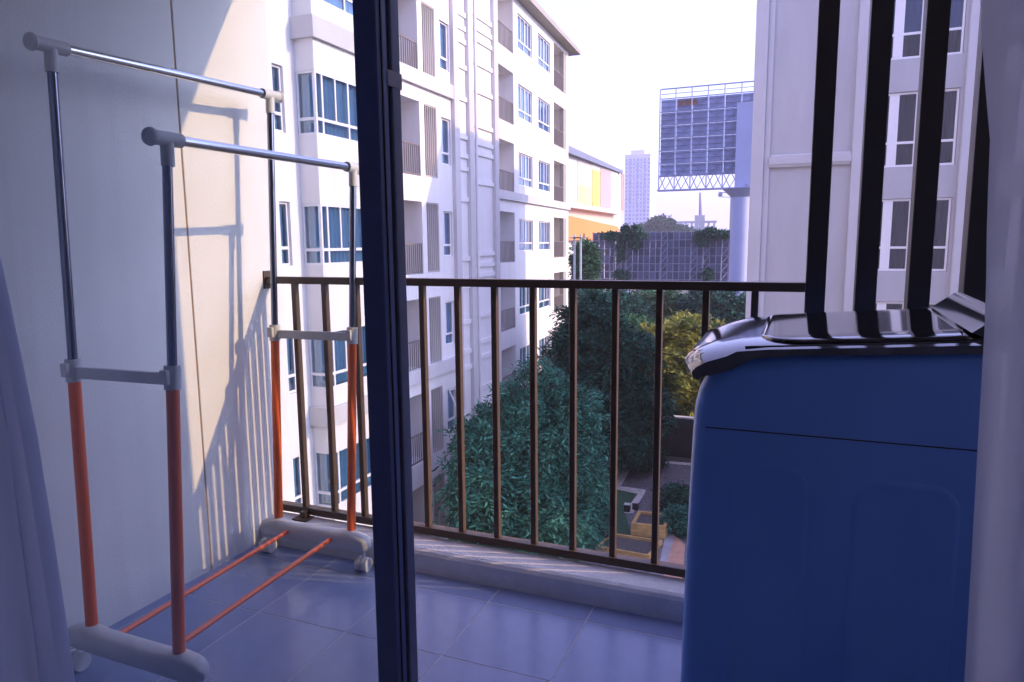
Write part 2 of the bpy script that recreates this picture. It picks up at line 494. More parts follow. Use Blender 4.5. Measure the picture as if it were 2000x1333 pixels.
curtain('grey sheer curtain hanging at the right beside the washing machine', edge_r, 0.78, YC, 6, 3, 1)
edge_l = []
for px, py in ((-55, 200), (-30, 450), (8, 650), (45, 850), (82, 1100), (116, 1333)):
    p = on('y', YC, px, py); edge_l.append((p.z, p.x))
edge_l.sort(); edge_l = [(0.0, edge_l[0][1] + 0.02)] + edge_l + [(2.4, edge_l[-1][1])]
curtain('grey sheer curtain hanging at the left edge beside the garment rack', edge_l, -1.80, YC, 5, 8, -1)

# ------------------------------------------------------------------ railing
rl = thing('balcony_railing', 'dark bronze metal railing with upright bars along the balcony edge', 'railing', (-1.0, 2.30, 0.09))
child('top_rail', MB().box(WX + 0.006, 0.013, 2.28, 2.32, 1.066, 1.094).mesh('top_rail', bevel=0.002), M_rail, rl)
child('bottom_rail', MB().box(WX + 0.002, 0.013, 2.28, 2.32, 0.099, 0.128).mesh('bottom_rail', bevel=0.002), M_rail, rl)
child('wall_plate', MB().box(WX + 0.0005, WX + 0.006, 2.272, 2.326, 1.045, 1.118).mesh('wall_plate', bevel=0.001), M_rail, rl)
bal = MB().box(0, 0.021, 0, 0.025, 0.128, 1.066).mesh('baluster', bevel=0.0015, seg=1)
x = -0.14
while x > WX + 0.03:
    child('baluster', bal, M_rail, rl, (x, 2.290, 0))
    x -= 0.1472
for px in (-1.875,):
    b = MB().box(px - 0.016, px + 0.016, 2.235, 2.275, 0.097, 0.118).box(px - 0.016, px + 0.016, 2.2752, 2.2798, 0.101, 0.118)
    child('post', MB().box(px - 0.014, px + 0.014, 2.250, 2.2795, 0.097, 0.122).mesh('post', bevel=0.001), M_rail, rl)
    child('base_plate', MB().box(px - 0.035, px + 0.035, 2.225, 2.283, 0.0905, 0.097).mesh('base_plate', bevel=0.001), M_rail, rl)

ss = thing('slat_screen', 'tall dark slat screen of upright fins right of the railing', 'screen', (0.5, 2.34, -0.2))
slat = MB().box(0, 0.056, 2.30, 2.375, -0.2, 2.539).mesh('slat', bevel=0.002, seg=1)
for i in range(9):
    child('slat', slat, M_slat, ss, (0.0135 + 0.1365 * i, 0, 0))
child('bottom_beam', MB().box(0.0135, 1.16, 2.3755, 2.42, -0.2, -0.12).mesh('bottom_beam'), M_slat, ss)

# ------------------------------------------------------------------ garment rack
gr = thing('garment_rack', 'double rail garment rack with chrome upper tubes and orange lower tubes on casters', 'garment rack', (-1.68, 1.7, 0))
pb = {'nl': Vector((-1.845, 1.286, .13)), 'nr': Vector((-1.497, 1.275, .13)), 'fl': Vector((-1.887, 2.122, .13)), 'fr': Vector((-1.542, 2.122, .13))}
pt = {'nl': Vector((-1.858, 1.337, 1.747)), 'nr': Vector((-1.502, 1.365, 1.490)), 'fl': Vector((-1.893, 2.213, 1.785)), 'fr': Vector((-1.550, 2.240, 1.502))}
def at_z(k, z):
    a, b = pb[k], pt[k]
    return a + (b - a) * ((z - a.z) / (b.z - a.z))
ZC = 0.88
for k in pb:
    child('lower_tube', MB().tube(at_z(k, .115), at_z(k, .905), 0.0165, n=20).mesh('lower_tube', smooth='auto'), M_orange, gr)
    up = child('upper_tube', MB().tube(at_z(k, .9), at_z(k, pt[k].z - 0.012), 0.0125, n=20).mesh('upper_tube', smooth='auto'), M_upright, gr)
def hrail(a, b):
    d = (b - a).normalized()
    r = child('hanging_rail', MB().tube(a, b, 0.0135, n=24).mesh('hanging_rail', smooth='auto'), M_chrome, gr)
    for k, e, s in ((0, a, -1), (1, b, 1)):
        mb = MB().tube(e - d * 0.045, e + d * 0.045, 0.0185, n=24)
        child('tee_joint', mb.mesh('tee_joint', smooth='auto'), M_plast, r)
        dn = (pb['nl' if k == 0 else 'fl'] - pt['nl' if k == 0 else 'fl']).normalized()
        child('tee_socket', MB().tube(e + dn * 0.006, e + dn * 0.068, 0.0165, n=24).mesh('tee_socket', smooth='auto'), M_plast, r)
        c = e + d * s * 0.045
        child('end_cap', MB().tube(c, c + d * s * 0.006, 0.0185, 0.0235, n=24).tube(c + d * s * .006, c + d * s * 0.014, 0.0235, 0.021, n=24).mesh('end_cap', smooth='auto'), M_plast, r)
hrail(pt['nl'], pt['fl'])
hrail(pt['nr'], pt['fr'])
for a, b in (('nl', 'nr'), ('fl', 'fr')):
    A, B = at_z(a, ZC), at_z(b, ZC)
    cb = child('cross_brace', MB().hexa([A + Vector((.018, -.007, -.018)), B + Vector((-.018, -.007, -.018)), B + Vector((-.018, .007, -.018)), A + Vector((.018, .007, -.018)),
                                         A + Vector((.018, -.007, .014)), B + Vector((-.018, -.007, .014)), B + Vector((-.018, .007, .014)), A + Vector((.018, .007, .014))]).mesh('cross_brace', bevel=.002), M_plast, gr)
    for q, e in ((a, A), (b, B)):
        child('collar', MB().tube(at_z(q, .852), at_z(q, .914), 0.0205, n=24).mesh('collar', smooth='auto', bevel=0), M_plast, cb)
        child('locking_lug', MB().box(e.x - .012, e.x + .012, e.y - .030, e.y - .018, .868, .906).mesh('locking_lug', bevel=.002), M_plast, cb)
foot_spec = {'n': (Vector((-1.935, 1.281, 0)), Vector((-1.405, 1.275, 0)), ('nl', 'nr')), 'f': (Vector((-1.965, 2.112, 0)), Vector((-1.452, 2.112, 0)), ('fl', 'fr'))}
def foot(a, b, side):
    L = (b - a).length
    nx, nr = 40, 16
    pts = []
    for i in range(nx + 1):
        s = i / nx * L
        e = min(s, L - s)
        k = 1.0 if e > 0.05 else math.sqrt(max(0.0, 1 - ((0.05 - e) / 0.05) ** 2))
        hump = 0.008 * (math.exp(-((s - 0.09) / 0.035) ** 2) + math.exp(-((L - s - 0.09) / 0.035) ** 2))
        row = []
        for j in range(nr + 1):
            t = 2 * math.pi * j / nr
            cx, sz = math.cos(t), math.sin(t)
            w = 0.031 * (abs(cx) ** 0.6) * (1 if cx > 0 else -1)
            h = (abs(sz) ** 0.7) * (1 if sz > 0 else -1)
            zz = 0.106 + (0.034 + hump) * h * k if sz > 0 else 0.106 + 0.034 * h * (0.45 + 0.55 * k)
            p = a + (b - a).normalized() * s
            row.append((p.x, p.y + w * (0.25 + 0.75 * k), zz))
        pts.append(row)
    mb = MB().grid(pts)
    k0 = 0
    mb.f.append(tuple(range(nr)))
    mb.f.append(tuple(nx * (nr + 1) + j for j in range(nr)))
    ft = child('foot', mb.mesh('foot', smooth='auto', weld=True), M_plast, gr)
    for e, s in ((a, 1), (b, -1)):
        c = e + (b - a).normalized() * 0.030 * s
        w = MB()
        w.tube((c.x - .024, c.y - .006, .0272), (c.x - .003, c.y - .006, .0272), .0265, n=24)
        w.tube((c.x + .003, c.y - .006, .0272), (c.x + .024, c.y - .006, .0272), .0265, n=24)
        w.tube((c.x - .003, c.y - .006, .0272), (c.x + .003, c.y - .006, .0272), .018, n=16)
        w.tube((c.x, c.y, .040), (c.x, c.y, .078), .006, n=10)
        child('caster', w.mesh('caster', smooth='auto'), M_plast2, ft)
for k, (a, b, s) in foot_spec.items(): foot(a, b, s)
for ax, bx in ((-1.775, -1.815), (-1.47 - .10, -1.612)):
    child('floor_bar', MB().tube((ax, 1.290, .112), (bx, 2.106, .112), 0.0085, n=16).mesh('floor_bar', smooth='auto'), M_orange, gr)

# ------------------------------------------------------------------ washing machine
wm = thing('washing_machine', 'top loading washing machine with grey body and glossy black lid', 'washing machine', (0.07, 1.76, 0))
Y0, Y1 = 1.50, 2.03
side = [(-.221, .04), (-.217, .23), (-.212, .517), (-.206, .75), (-.203, .83), (-.200, .875), (-.191, .912), (-.178, .938), (-.155, .960), (-.125, .975), (-.085, .986), (0., .998), (.15, 1.008), (.335, 1.020), (.352, 1.0), (.356, .9), (.356, .04)]
rows = []
for y, ins in ((Y0 + 0.014, .014), (Y0 + .005, .005), (Y0, 0.014), (Y0 - .0, 0.020)):
    pass
def ring(y, ins):
    cx, cz = 0.07, 0.52
    out = []
    for (x, z) in side:
        out.append((x + (ins if x < cx else -ins), y, z - (ins if z > cz else -ins)))
    return out
b = MB()
rings = [ring(Y0, .030), ring(Y0 + .003, .019), ring(Y0 + .009, .009), ring(Y0 + .018, .003), ring(Y0 + .032, 0), ring(Y1 - .014, 0), ring(Y1 - .006, .003), ring(Y1, .013)]
ns = len(side)
for r in rings: b.v += r
for i in range(len(rings) - 1):
    for j in range(ns):
        b.f.append((i * ns + j, i * ns + (j + 1) % ns, (i + 1) * ns + (j + 1) % ns, (i + 1) * ns + j))
b.f.append(tuple(range((len(rings) - 1) * ns, len(rings) * ns)))
# near side face, with a panel seam and two pressed recesses
def side_x(z):
    zs_ = [p[1] + (-.013 if p[1] > .52 else .013) for p in side[:13]]; xs_ = [p[0] + .013 for p in side[:13]]
    return float(np.interp(z, zs_, xs_))
SEAM = .829
b.f.append(tuple(range(ns)))
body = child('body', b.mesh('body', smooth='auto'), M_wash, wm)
child('seam', MB().box(-.174, .325, Y0 - .0008, Y0 + .002, SEAM - .0012, SEAM + .0012).mesh('seam'), M_dark, body)
def pressed(x0, x1, z0, z1, r=0.05):
    """rounded rectangular pressing, a shallow raised rim round a panel"""
    pts = []
    for rr, yy in ((0.0, -.0002), (.006, -.0030), (.013, -.0032), (.020, -.0012)):
        row = []
        for (cx, cz, a0) in ((x1 - r, z1 - r, 0), (x0 + r, z1 - r, 90), (x0 + r, z0 + r, 180), (x1 - r, z0 + r, 270)):
            for t in range(0, 91, 15):
                a = math.radians(a0 + t)
                row.append((cx + (r - rr) * math.cos(a), Y0 + yy, cz + (r - rr) * math.sin(a)))
        row.append(row[0]); pts.append(row)
    mb = MB().grid(pts)
    k = len(pts[0]) * 3
    mb.f.append(tuple(k + j for j in range(len(pts[0]) - 1)))
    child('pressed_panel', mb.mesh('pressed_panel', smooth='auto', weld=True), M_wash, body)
pressed(-.125, .035, .10, .765)
pressed(.115, .300, .10, .755)
# top cover: crowned shell that overhangs the front
top = [(-.222, .950), (-.232, .956), (-.234, .966), (-.226, .977), (-.205, .989), (-.165, 1.003), (-.115, 1.014), (-.055, 1.021), (.03, 1.027), (.15, 1.035), (.26, 1.043), (.345, 1.049), (.358, 1.046)]
def cover_pt(x, z, v, lift=0.0):
    y = Y0 - .012 + v * (Y1 + .010 - Y0 + .012)
    e = min(v, 1 - v) * 0.55
    drop = 0.012 * max(0.0, 1 - e / 0.09) ** 2
    tilt = 0.012 * (v - 0.5)
    fr = 0.03 * max(0, 1 - e / 0.12) ** 2 if x < -.15 else 0
    return (x + fr, y, z - drop + tilt + lift)
vs = [0, .006, .02, .05, .1, .18, .3, .5, .7, .82, .9, .95, .98, .994, 1]
pts = [[cover_pt(x, z, v) for v in vs] for x, z in top]
bot = [(.358, 1.022), (.15, 1.008), (0, 1.0), (-.085, .988), (-.155, .963), (-.195, .949), (-.212, .947), (-.222, .950)]
pts += [[(x + (0.03 * max(0, 1 - min(v, 1 - v) * .55 / .12) ** 2 if x < -.15 else 0), cover_pt(0, 0, v)[1], z + .012 * (v - .5)) for v in vs] for x, z in bot]
mb = MB().grid(pts)
nv = len(vs); nr_ = len(pts)
mb.f.append(tuple(i * nv for i in range(nr_ - 1)))
mb.f.append(tuple(i * nv + nv - 1 for i in range(nr_ - 1)))
cover = child('top_cover', mb.mesh('top_cover', smooth='auto', weld=True), M_cover, wm)
# lid: glossy black sheet with rounded front corners
lx = np.linspace(-.075, .300, 26)
pts = []
for i, x in enumerate(lx):
    z = float(np.interp(x, [p[0] for p in top], [p[1] for p in top])) + .004
    s = x - lx[0]
    c = 0.16 * (1 - math.sqrt(max(0, 1 - ((0.10 - s) / 0.10) ** 2))) if s < 0.10 else 0
    pts.append([cover_pt(x, z, .045 + c + (0.91 - 2 * c) * t, 0.0) for t in np.linspace(0, 1, 22)])
lm = MB().grid(pts)
lid = child('lid', lm.mesh('lid', smooth=True), M_lid, wm)
sol = lid.modifiers.new('thickness', 'SOLIDIFY'); sol.thickness = 0.006; sol.offset = -1
child('lid_trim', MB().tube(cover_pt(-.17, 1.003, .978), cover_pt(.30, 1.049, .975), .004, n=8).mesh('lid_trim', smooth='auto'), M_dark, cover)
child('lid_trim', MB().tube(cover_pt(-.10, 1.017, .030), cover_pt(.31, 1.045, .030), .0028, n=8).mesh('lid_trim', smooth='auto'), M_dark, cover)
cs = MB()
cs.grid([[(.300, y, 1.046 + .006 * t + .0), (.318, y, 1.060 + .006 * t), (.352, y, 1.088 + .004 * t), (.362, y, 1.088 + .004 * t), (.366, y, 1.02)] for t, y in ((0, Y0 + .03), (.3, Y0 + .15), (1, Y1 - .03))])
k = len(cs.v)
cs.f.append((0, 1, 2, 3, 4)); cs.f.append((10, 11, 12, 13, 14))
child('control_console', cs.mesh('control_console', smooth='auto'), M_cover, wm)
for fx, fy in ((-.17, Y0 + .06), (.31, Y0 + .06), (-.17, Y1 - .06), (.31, Y1 - .06)):
    child('foot', MB().tube((fx, fy, 0.0005), (fx, fy, .06), .025, .02, n=16).mesh('foot', smooth='auto'), M_dark, wm)

# ------------------------------------------------------------------ facades
FH = 3.085
def wall_holes(P, u0, u1, z0, z1, holes, depth):
    """front surface with rectangular openings and their reveals; P(u, d, z), d > 0 outward"""
    us = sorted({u0, u1, *[h[0] for h in holes], *[h[1] for h in holes]})
    zs_ = sorted({z0, z1, *[h[2] for h in holes], *[h[3] for h in holes]})
    mb = MB()
    for i in range(len(us) - 1):
        for j in range(len(zs_) - 1):
            cu, cz = (us[i] + us[i + 1]) / 2, (zs_[j] + zs_[j + 1]) / 2
            if any(h[0] < cu < h[1] and h[2] < cz < h[3] for h in holes): continue
            mb.quad(P(us[i], 0, zs_[j]), P(us[i + 1], 0, zs_[j]), P(us[i + 1], 0, zs_[j + 1]), P(us[i], 0, zs_[j + 1]))
    for h in holes:
        d = -(h[4] if len(h) > 4 else depth)
        a, b_, c, e = h[:4]
        mb.quad(P(a, 0, c), P(a, d, c), P(a, d, e), P(a, 0, e))
        mb.quad(P(b_, 0, c), P(b_, 0, e), P(b_, d, e), P(b_, d, c))
        mb.quad(P(a, 0, c), P(b_, 0, c), P(b_, d, c), P(a, d, c))
        mb.quad(P(a, 0, e), P(a, d, e), P(b_, d, e), P(b_, 0, e))
        if len(h) > 4: mb.quad(P(a, d, c), P(b_, d, c), P(b_, d, e), P(a, d, e))
    return mb

def pleats(P, u0_, u1_, z0, z1, d, amp=0.03, per=0.16):
    n_ = max(6, int((u1_ - u0_) / per * 6))
    row = lambda z: [P(u0_ + (u1_ - u0_) * j / n_, d + amp * math.sin(j * math.pi / 3) + .3 * amp * math.sin(j * 1.1), z) for j in range(n_ + 1)]
    return MB().grid([row(z0), row(z1)])

class WinType:
    """a window (frame with mullions and transom) whose panes and curtain are sub-parts; alike windows share meshes"""
    def __init__(s, P, u0_, u1_, z0, z1, mull, trans, glass, curt=None, fw=0.05, d=-0.07, tr_mull=None):
        s.glass, s.curtm = glass, curt
        fr = MB()
        fr.box(u0_, u1_, d - .05, d, z1 - fw, z1, P).box(u0_, u1_, d - .05, d, z0, z0 + fw, P)
        fr.box(u0_, u0_ + fw, d - .05, d, z0 + fw, z1 - fw, P).box(u1_ - fw, u1_, d - .05, d, z0 + fw, z1 - fw, P)
        fr.box(u0_ + fw, u1_ - fw, d - .048, d + .004, trans - .035, trans + .035, P)
        cells = []
        for lo, hi, ml in ((trans + .035, z1 - fw, mull), (z0 + fw, trans - .035, mull if tr_mull is None else tr_mull)):
            e = [u0_ + fw]
            for (a, w) in ml:
                fr.box(a - w / 2, a + w / 2, d - .047, d + .002, lo, hi, P)
                e += [a - w / 2, a + w / 2]
            e.append(u1_ - fw)
            for i in range(0, len(e), 2): cells.append((e[i], e[i + 1], lo, hi))
        s.frame = fr.mesh('window')
        s.panes = [MB().box(a, b_, d - .032, d - .024, lo, hi, P).mesh('pane') for a, b_, lo, hi in cells]
        s.curt = pleats(P, u0_ + fw, u1_ - fw, z0 + fw, z1 - fw, d - .14).mesh('curtain', smooth=True)
    def place(s, parent, dz, curt=None):
        w = child('window', s.frame, M_wfr, parent, (0, 0, dz))
        for p in s.panes: link('pane', p, s.glass, w, (0, 0, 0)).matrix_parent_inverse = Matrix.Identity(4)
        o = link('curtain', s.curt, None, w, (0, 0, 0)); o.matrix_parent_inverse = Matrix.Identity(4)
        if not s.curt.materials: s.curt.materials.append(s.curtm or M_wcur)
        return w

def bars(P, u0_, u1_, z0, z1, d, pitch, w=0.022, rail=0.04):
    mb = MB()
    mb.box(u0_, u1_, d - .04, d, z1 - rail, z1, P).box(u0_, u1_, d - .04, d, z0 + .03, z0 + .03 + rail, P)
    n_ = int((u1_ - u0_) / pitch)
    for i in range(n_ + 1):
        u = u0_ + (u1_ - u0_ - w) * i / n_
        mb.box(u, u + w, d - .03, d - .008, z0 + .03 + rail, z1 - rail, P)
    return mb

# ---- left block (nearer part), face at x = -11.3
PA = lambda u, d, z: Vector((-11.3 + d, u, z))
LA = thing('apartment_block', 'white apartment block on the left with bay windows and louvred balconies', 'building', (-14, 14, -9.3))
K = [-3, -2, -1, 0, 1, 2]
holes = []
for k in K + [3]:
    z = k * FH
    holes += [(13.32, 13.69, .74 + z, 2.24 + z), (17.7, 20.02, .27 + z, 2.56 + z, 1.3), (20.31, 21.14, .29 + z, 2.555 + z, 1.0), (21.45, 22.14, .79 + z, 2.32 + z)]
child('wall', wall_holes(PA, 2.22, 26.0, -9.3, 13.0, holes, 0.22).box(-13.2, -11.9, 2.22, 25.9, 12.4, 12.99).mesh('wall'), M_fac, LA)
child('wall', MB().box(-19, -12.8, 2.22, 26.0, -9.3, 13.0).box(-12.8, -11.3, 25.99, 26.0, -9.3, 13.0).mesh('wall'), M_fac, LA)
wA = WinType(PA, 13.325, 13.685, .745, 2.235, [], 1.16, M_wgl)
wE = WinType(PA, 21.455, 22.135, .795, 2.315, [(21.62, .05)], 1.18, M_wgl, tr_mull=[])
rail_C = bars(PA, 17.7, 20.02, .27, 1.24, -.03, .125).mesh('balcony_rail')
louv_D = bars(PA, 20.32, 21.13, .27, 2.55, -.02, .118, .03).mesh('louvre')
back_C = MB().box(18.0, 19.55, -1.29, -1.25, .30, 2.38, PA)
door_C = back_C.mesh('balcony_door')
doorf_C = MB().box(17.95, 18.0, -1.29, -1.22, .28, 2.43, PA).box(19.55, 19.6, -1.29, -1.22, .28, 2.43, PA).box(18.75, 18.80, -1.245, -1.22, .28, 2.38, PA).box(17.95, 19.6, -1.29, -1.22, 2.38, 2.43, PA).mesh('door_frame')
ac_me = MB().box(20.38, 21.05, -.75, -.40, .32, .95, PA).mesh('air_conditioner', bevel=.02)
for k in K:
    z = k * FH
    wA.place(LA, z)
    w = wE.place(LA, z)
    r = child('balcony_rail', rail_C, M_brail, LA, (0, 0, z)); r['kind'] = 'stuff'
    l_ = child('louvre', louv_D, M_louv, LA, (0, 0, z)); l_['kind'] = 'stuff'
    child('air_conditioner', ac_me, M_ac, LA, (0, 0, z))
    dd = child('balcony_door', door_C, M_wgl2 if k % 2 else M_room2, LA, (0, 0, z))
    q = link('door_frame', doorf_C, M_wfr, dd); q.matrix_parent_inverse = Matrix.Identity(4)
# tilted open sash of one narrow window
sash = MB().box(21.66, 21.70, -.02, .02, -1.05, 0, lambda u, d, z: Vector((d, u - 21.9, z))).box(22.08, 22.12, -.02, .02, -1.05, 0, lambda u, d, z: Vector((d, u - 21.9, z))).box(21.70, 22.08, -.02, .02, -.04, 0, lambda u, d, z: Vector((d, u - 21.9, z))).box(21.70, 22.08, -.02, .02, -1.05, -1.01, lambda u, d, z: Vector((d, u - 21.9, z)))
child('open_sash', sash.mesh('open_sash'), M_wfr, LA, (-11.34, 21.9, 2.27 - 2 * FH), (0, math.radians(-24), 0))
# bay column
bayP = lambda u, d, z: Vector((-10.75 + d, u, z))
bayS = lambda u, d, z: Vector((u, 14.12 - d, z))
ZB0, ZB1, ZBT = .734, 2.20, 1.107
for k in K:
    z0 = ZB1 + k * FH; z1 = ZB0 + (k + 1) * FH
    child('bay_spandrel', MB().box(-11.31, -10.75, 14.12, 17.3, z0, z1).mesh('bay_spandrel'), M_fac, LA)
child('bay_spandrel', MB().box(-11.31, -10.75, 14.12, 17.3, -9.3, ZB0 - 3 * FH).mesh('bay_spandrel'), M_fac, LA)
child('bay_pier', MB().box(-11.31, -10.77, 16.9, 17.28, -9.3, 12.0).mesh('bay_pier'), M_fac, LA)
wB = WinType(bayP, 14.14, 16.9, ZB0 + .002, ZB1 - .002, [(14.40, .06), (14.92, .05), (15.45, .06), (15.97, .05), (16.45, .05)], ZBT, M_wgl, d=-.005, tr_mull=[(14.40, .06), (15.45, .06), (16.45, .05)])
wBs = WinType(bayS, -11.29, -10.775, ZB0 + .002, ZB1 - .002, [], ZBT, M_wgl, d=-.012)
for k in K:
    wB.place(LA, k * FH); wBs.place(LA, k * FH)
# trim
for (u_0, u_1) in ((22.2, 22.58), (23.37, 23.72), (25.64, 26.0)):
    child('pilaster', MB().box(u_0, u_1, -.05, .14, -9.3, 13.0, PA).mesh('pilaster'), M_facdk, LA)
child('downpipe', MB().tube((-11.12, 23.82, -9.3), (-11.12, 23.82, 13.0), .06, n=10).mesh('downpipe', smooth='auto'), M_pipe, LA)
for u_0, u_1, zz in ((23.9, 25.64, (9.31, 8.87, 8.48, 7.66, 6.68, 5.45, 4.83, 4.45, 3.4, .75, .34, -.05, -1.6, -2.6, -3.2, -4.4, -5.0)),
                     (22.58, 23.37, (9.02, 8.56, 8.11, 7.26, 6.18, 4.88, 4.23, 3.78, 2.71, .6, -.4, -1.7, -2.8, -3.4))):
    for z in zz:
        child('band', MB().box(u_0, u_1, -.02, .06, z, z + .16, PA).mesh('band'), M_fac, LA)
for z in (6.09, -3.2):
    child('ledge', MB().box(17.3, 22.2, -.02, .12, z, z + .45, PA).mesh('ledge'), M_facdk, LA)
    child('ledge', MB().box(-11.31, -10.65, 14.02, 17.38, z - .09, z + .40).mesh('ledge'), M_facdk, LA)
child('eave', MB().box(2.22, 26.4, -6, .6, 13.0, 13.3, PA).mesh('eave'), M_eave, LA)

# ---- left block (farther part), face slightly turned
pB0, pB1 = Vector((-12.20, 27.6, 0)), Vector((-13.0, 40.6, 0))
dB = (pB1 - pB0).normalized(); nB = Vector((dB.y, -dB.x, 0))
PB = lambda u, d, z: pB0 + dB * u + nB * d + Vector((0, 0, z))
def uB(yapp):
    """distance along the farther face met by the ray through apparent y on the plane x = -11.3"""
    s = pB0.x * dB.y - pB0.y * dB.x
    t = s / (-11.3 * dB.y - yapp * dB.x)
    q = Vector((-11.3 * t, yapp * t, 0))
    return (q - pB0).dot(dB)
LB = thing('apartment_block', 'far end of the white left block with grey balconies under a flat eave', 'building', (-15, 34, -9.3))
uF0, uF1, uG0, uG1, uH0, uH1, uI0, uI1, uEnd = [uB(v) for v in (26.2, 27.9, 28.4, 30.1, 30.86, 32.5, 33.0, 34.95, 35.3)]
holes = []
KB = [-2, -1, 0, 1, 2, 3]
for k in KB:
    z = k * FH
    holes += [(uF0, uF1, .36 + z, 2.62 + z, 1.3), (uG0, uG1, .83 + z, 2.34 + z), (uH0, uH1, .83 + z, 2.34 + z), (uI0, uI1, .38 + z, 2.63 + z, 1.3)]
child('wall', wall_holes(PB, -.6, uEnd, -9.3, 12.1, holes, .2).mesh('wall'), M_fac, LB)
child('wall', MB().box(-.6, uEnd, -8, -1.5, -9.3, 12.1, PB).box(uEnd - .01, uEnd, -1.5, 0, -9.3, 12.1, PB).mesh('wall'), M_fac, LB)
wG = WinType(PB, uG0, uG1, .835, 2.335, [(uG0 + (uG1 - uG0) * .27, .06), (uG0 + (uG1 - uG0) * .55, .08), (uG0 + (uG1 - uG0) * .78, .06)], 1.22, M_wgl, tr_mull=[((uG0 + uG1) / 2, .06)])
wH = WinType(PB, uH0, uH1, .835, 2.335, [(uH0 + (uH1 - uH0) * .27, .06), (uH0 + (uH1 - uH0) * .55, .08), (uH0 + (uH1 - uH0) * .78, .06)], 1.22, M_wgl, tr_mull=[((uH0 + uH1) / 2, .06)])
rF = bars(PB, uF0, uF1, .36, 1.32, -.03, .16, .03).mesh('balcony_rail')
rI = bars(PB, uI0, uI1, .38, 1.30, -.03, .09, .03).mesh('balcony_rail')
post_I = MB().box(uI1 - .55, uI1, -.25, -.02, .38, 2.63, PB).mesh('louvre')
ac2 = MB().box(uI0 + .1, uI0 + .95, -1.28, -.95, 1.55, 2.15, PB).mesh('air_conditioner', bevel=.02)
cl2 = MB().box(uI0 + .35, uI0 + .75, -.9, -.86, 1.15, 1.8, PB).mesh('laundry')
dF = MB().box(uF0 + .1, uF0 + 1.1, -1.29, -1.25, .38, 2.45, PB).mesh('balcony_door')
for k in KB:
    z = k * FH
    wG.place(LB, z); wH.place(LB, z)
    child('balcony_rail', rF, M_brail, LB, (0, 0, z))['kind'] = 'stuff'
    child('balcony_rail', rI, M_brail, LB, (0, 0, z))['kind'] = 'stuff'
    child('louvre', post_I, M_eave, LB, (0, 0, z))
    child('air_conditioner', ac2, M_ac, LB, (0, 0, z))
    if k != 1: child('laundry', cl2, M_laundry, LB, (0, 0, z))
    if k in (2, -2): child('balcony_door', dF, M_room2, LB, (0, 0, z))
child('ledge', MB().box(-.5, uEnd + .05, -.02, .14, 3.14, 3.52, PB).mesh('ledge'), M_facdk, LB)
child('ledge', MB().box(-.5, uEnd + .3, -.02, 1.3, -6.35, -6.1, PB).mesh('ledge'), M_facdk, LB)
child('eave', MB().box(-.6, uEnd + .75, -8, .55, 12.1, 12.34, PB).mesh('eave'), M_eave, LB)

# ---- right block, face at y = 24.2
PR = lambda u, d, z: Vector((u, 24.2 - d, z))
RB = thing('apartment_block', 'grey apartment block on the right behind the dark slat screen', 'building', (6, 29, -9.3))
cols = [(1.70, 2.97), (3.38, 3.99), (4.95, 6.2), (6.7, 7.3)]
holes = []
KR = [-1, 0, 1, 2]
for k in KR:
    z = k * FH
    for a, b_ in cols: holes.append((a, b_, .27 + z, 2.43 + z))
child('wall', wall_holes(PR, -1.63, 16, -9.3, 9.6, holes, .2).mesh('wall'), M_fac2, RB)
child('wall', MB().box(-1.63, 16, 25.0, 35.0, -9.3, 9.6).box(-1.63, -1.62, 24.2, 25.0, -9.3, 9.6).box(-1.62, 16, 24.22, 25.0, 9.4, 9.6).mesh('wall'), M_fac2, RB)
wts = [WinType(PR, cols[0][0] + .01, cols[0][1] - .01, .28, 2.42, [(2.335, .26)], .98, M_wgl2, M_wcur2, fw=.06),
       WinType(PR, cols[1][0] + .01, cols[1][1] - .01, .28, 2.42, [], .98, M_wgl2, M_wcur2, fw=.06),
       WinType(PR, cols[2][0] + .01, cols[2][1] - .01, .28, 2.42, [(5.575, .26)], .98, M_wgl2, M_wcur2, fw=.06),
       WinType(PR, cols[3][0] + .01, cols[3][1] - .01, .28, 2.42, [], .98, M_wgl2, M_wcur2, fw=.06)]
for k in KR:
    for w in wts: w.place(RB, k * FH)
for a, b_ in ((-1.63, -1.25), (1.26, 1.55), (4.08, 4.48), (7.5, 7.9)):
    child('pilaster', MB().box(a, b_, -.05, .16, -9.3, 9.62, PR).mesh('pilaster', bevel=.02, seg=1), M_fac2l, RB)
child('pilaster', MB().box(-1.24, -1.08, -.05, .06, -9.3, 9.61, PR).mesh('pilaster'), M_fac2l, RB)
for z in (3.49, -5.76):
    child('ledge', MB().box(-1.08, 1.26, -.02, .12, z, z + .40, PR).mesh('ledge', bevel=.03, seg=1), M_fac2l, RB)
    child('ledge', MB().box(-1.08, 1.26, -.02, .16, z + .10, z + .30, PR).mesh('ledge'), M_fac2l, RB)

# ------------------------------------------------------------------ ground and garden
G = -9.3
struct('ground', MB().box(-1400, 1400, -300, 1900, G - .5, G), M_ground)
def sheet(name, pts, z, m, th=.02):
    p = [(q.x, q.y) for q in (on('z', G, *s) for s in pts)]
    n_ = len(p)
    mb = MB()
    mb.v = [(x, y, G + .001) for x, y in p] + [(x, y, G + z) for x, y in p]
    mb.f = [tuple(range(n_, 2 * n_))] + [(i, (i + 1) % n_, n_ + (i + 1) % n_, n_ + i) for i in range(n_)]
    return struct(name, mb, m)
sheet('gravel_bed', [(1120, 900), (1215, 893), (1350, 908), (1420, 1000), (1400, 1130), (1150, 1130), (1060, 1000)], .012, M_gravel)
sheet('lawn', [(1120, 945), (1205, 954), (1243, 963), (1222, 1003), (1232, 1046), (1150, 1038), (1100, 1000)], .018, M_lawn)
sheet('pebble_path', [(1200, 949), (1262, 958), (1246, 966), (1200, 956)], .026, M_pebble)
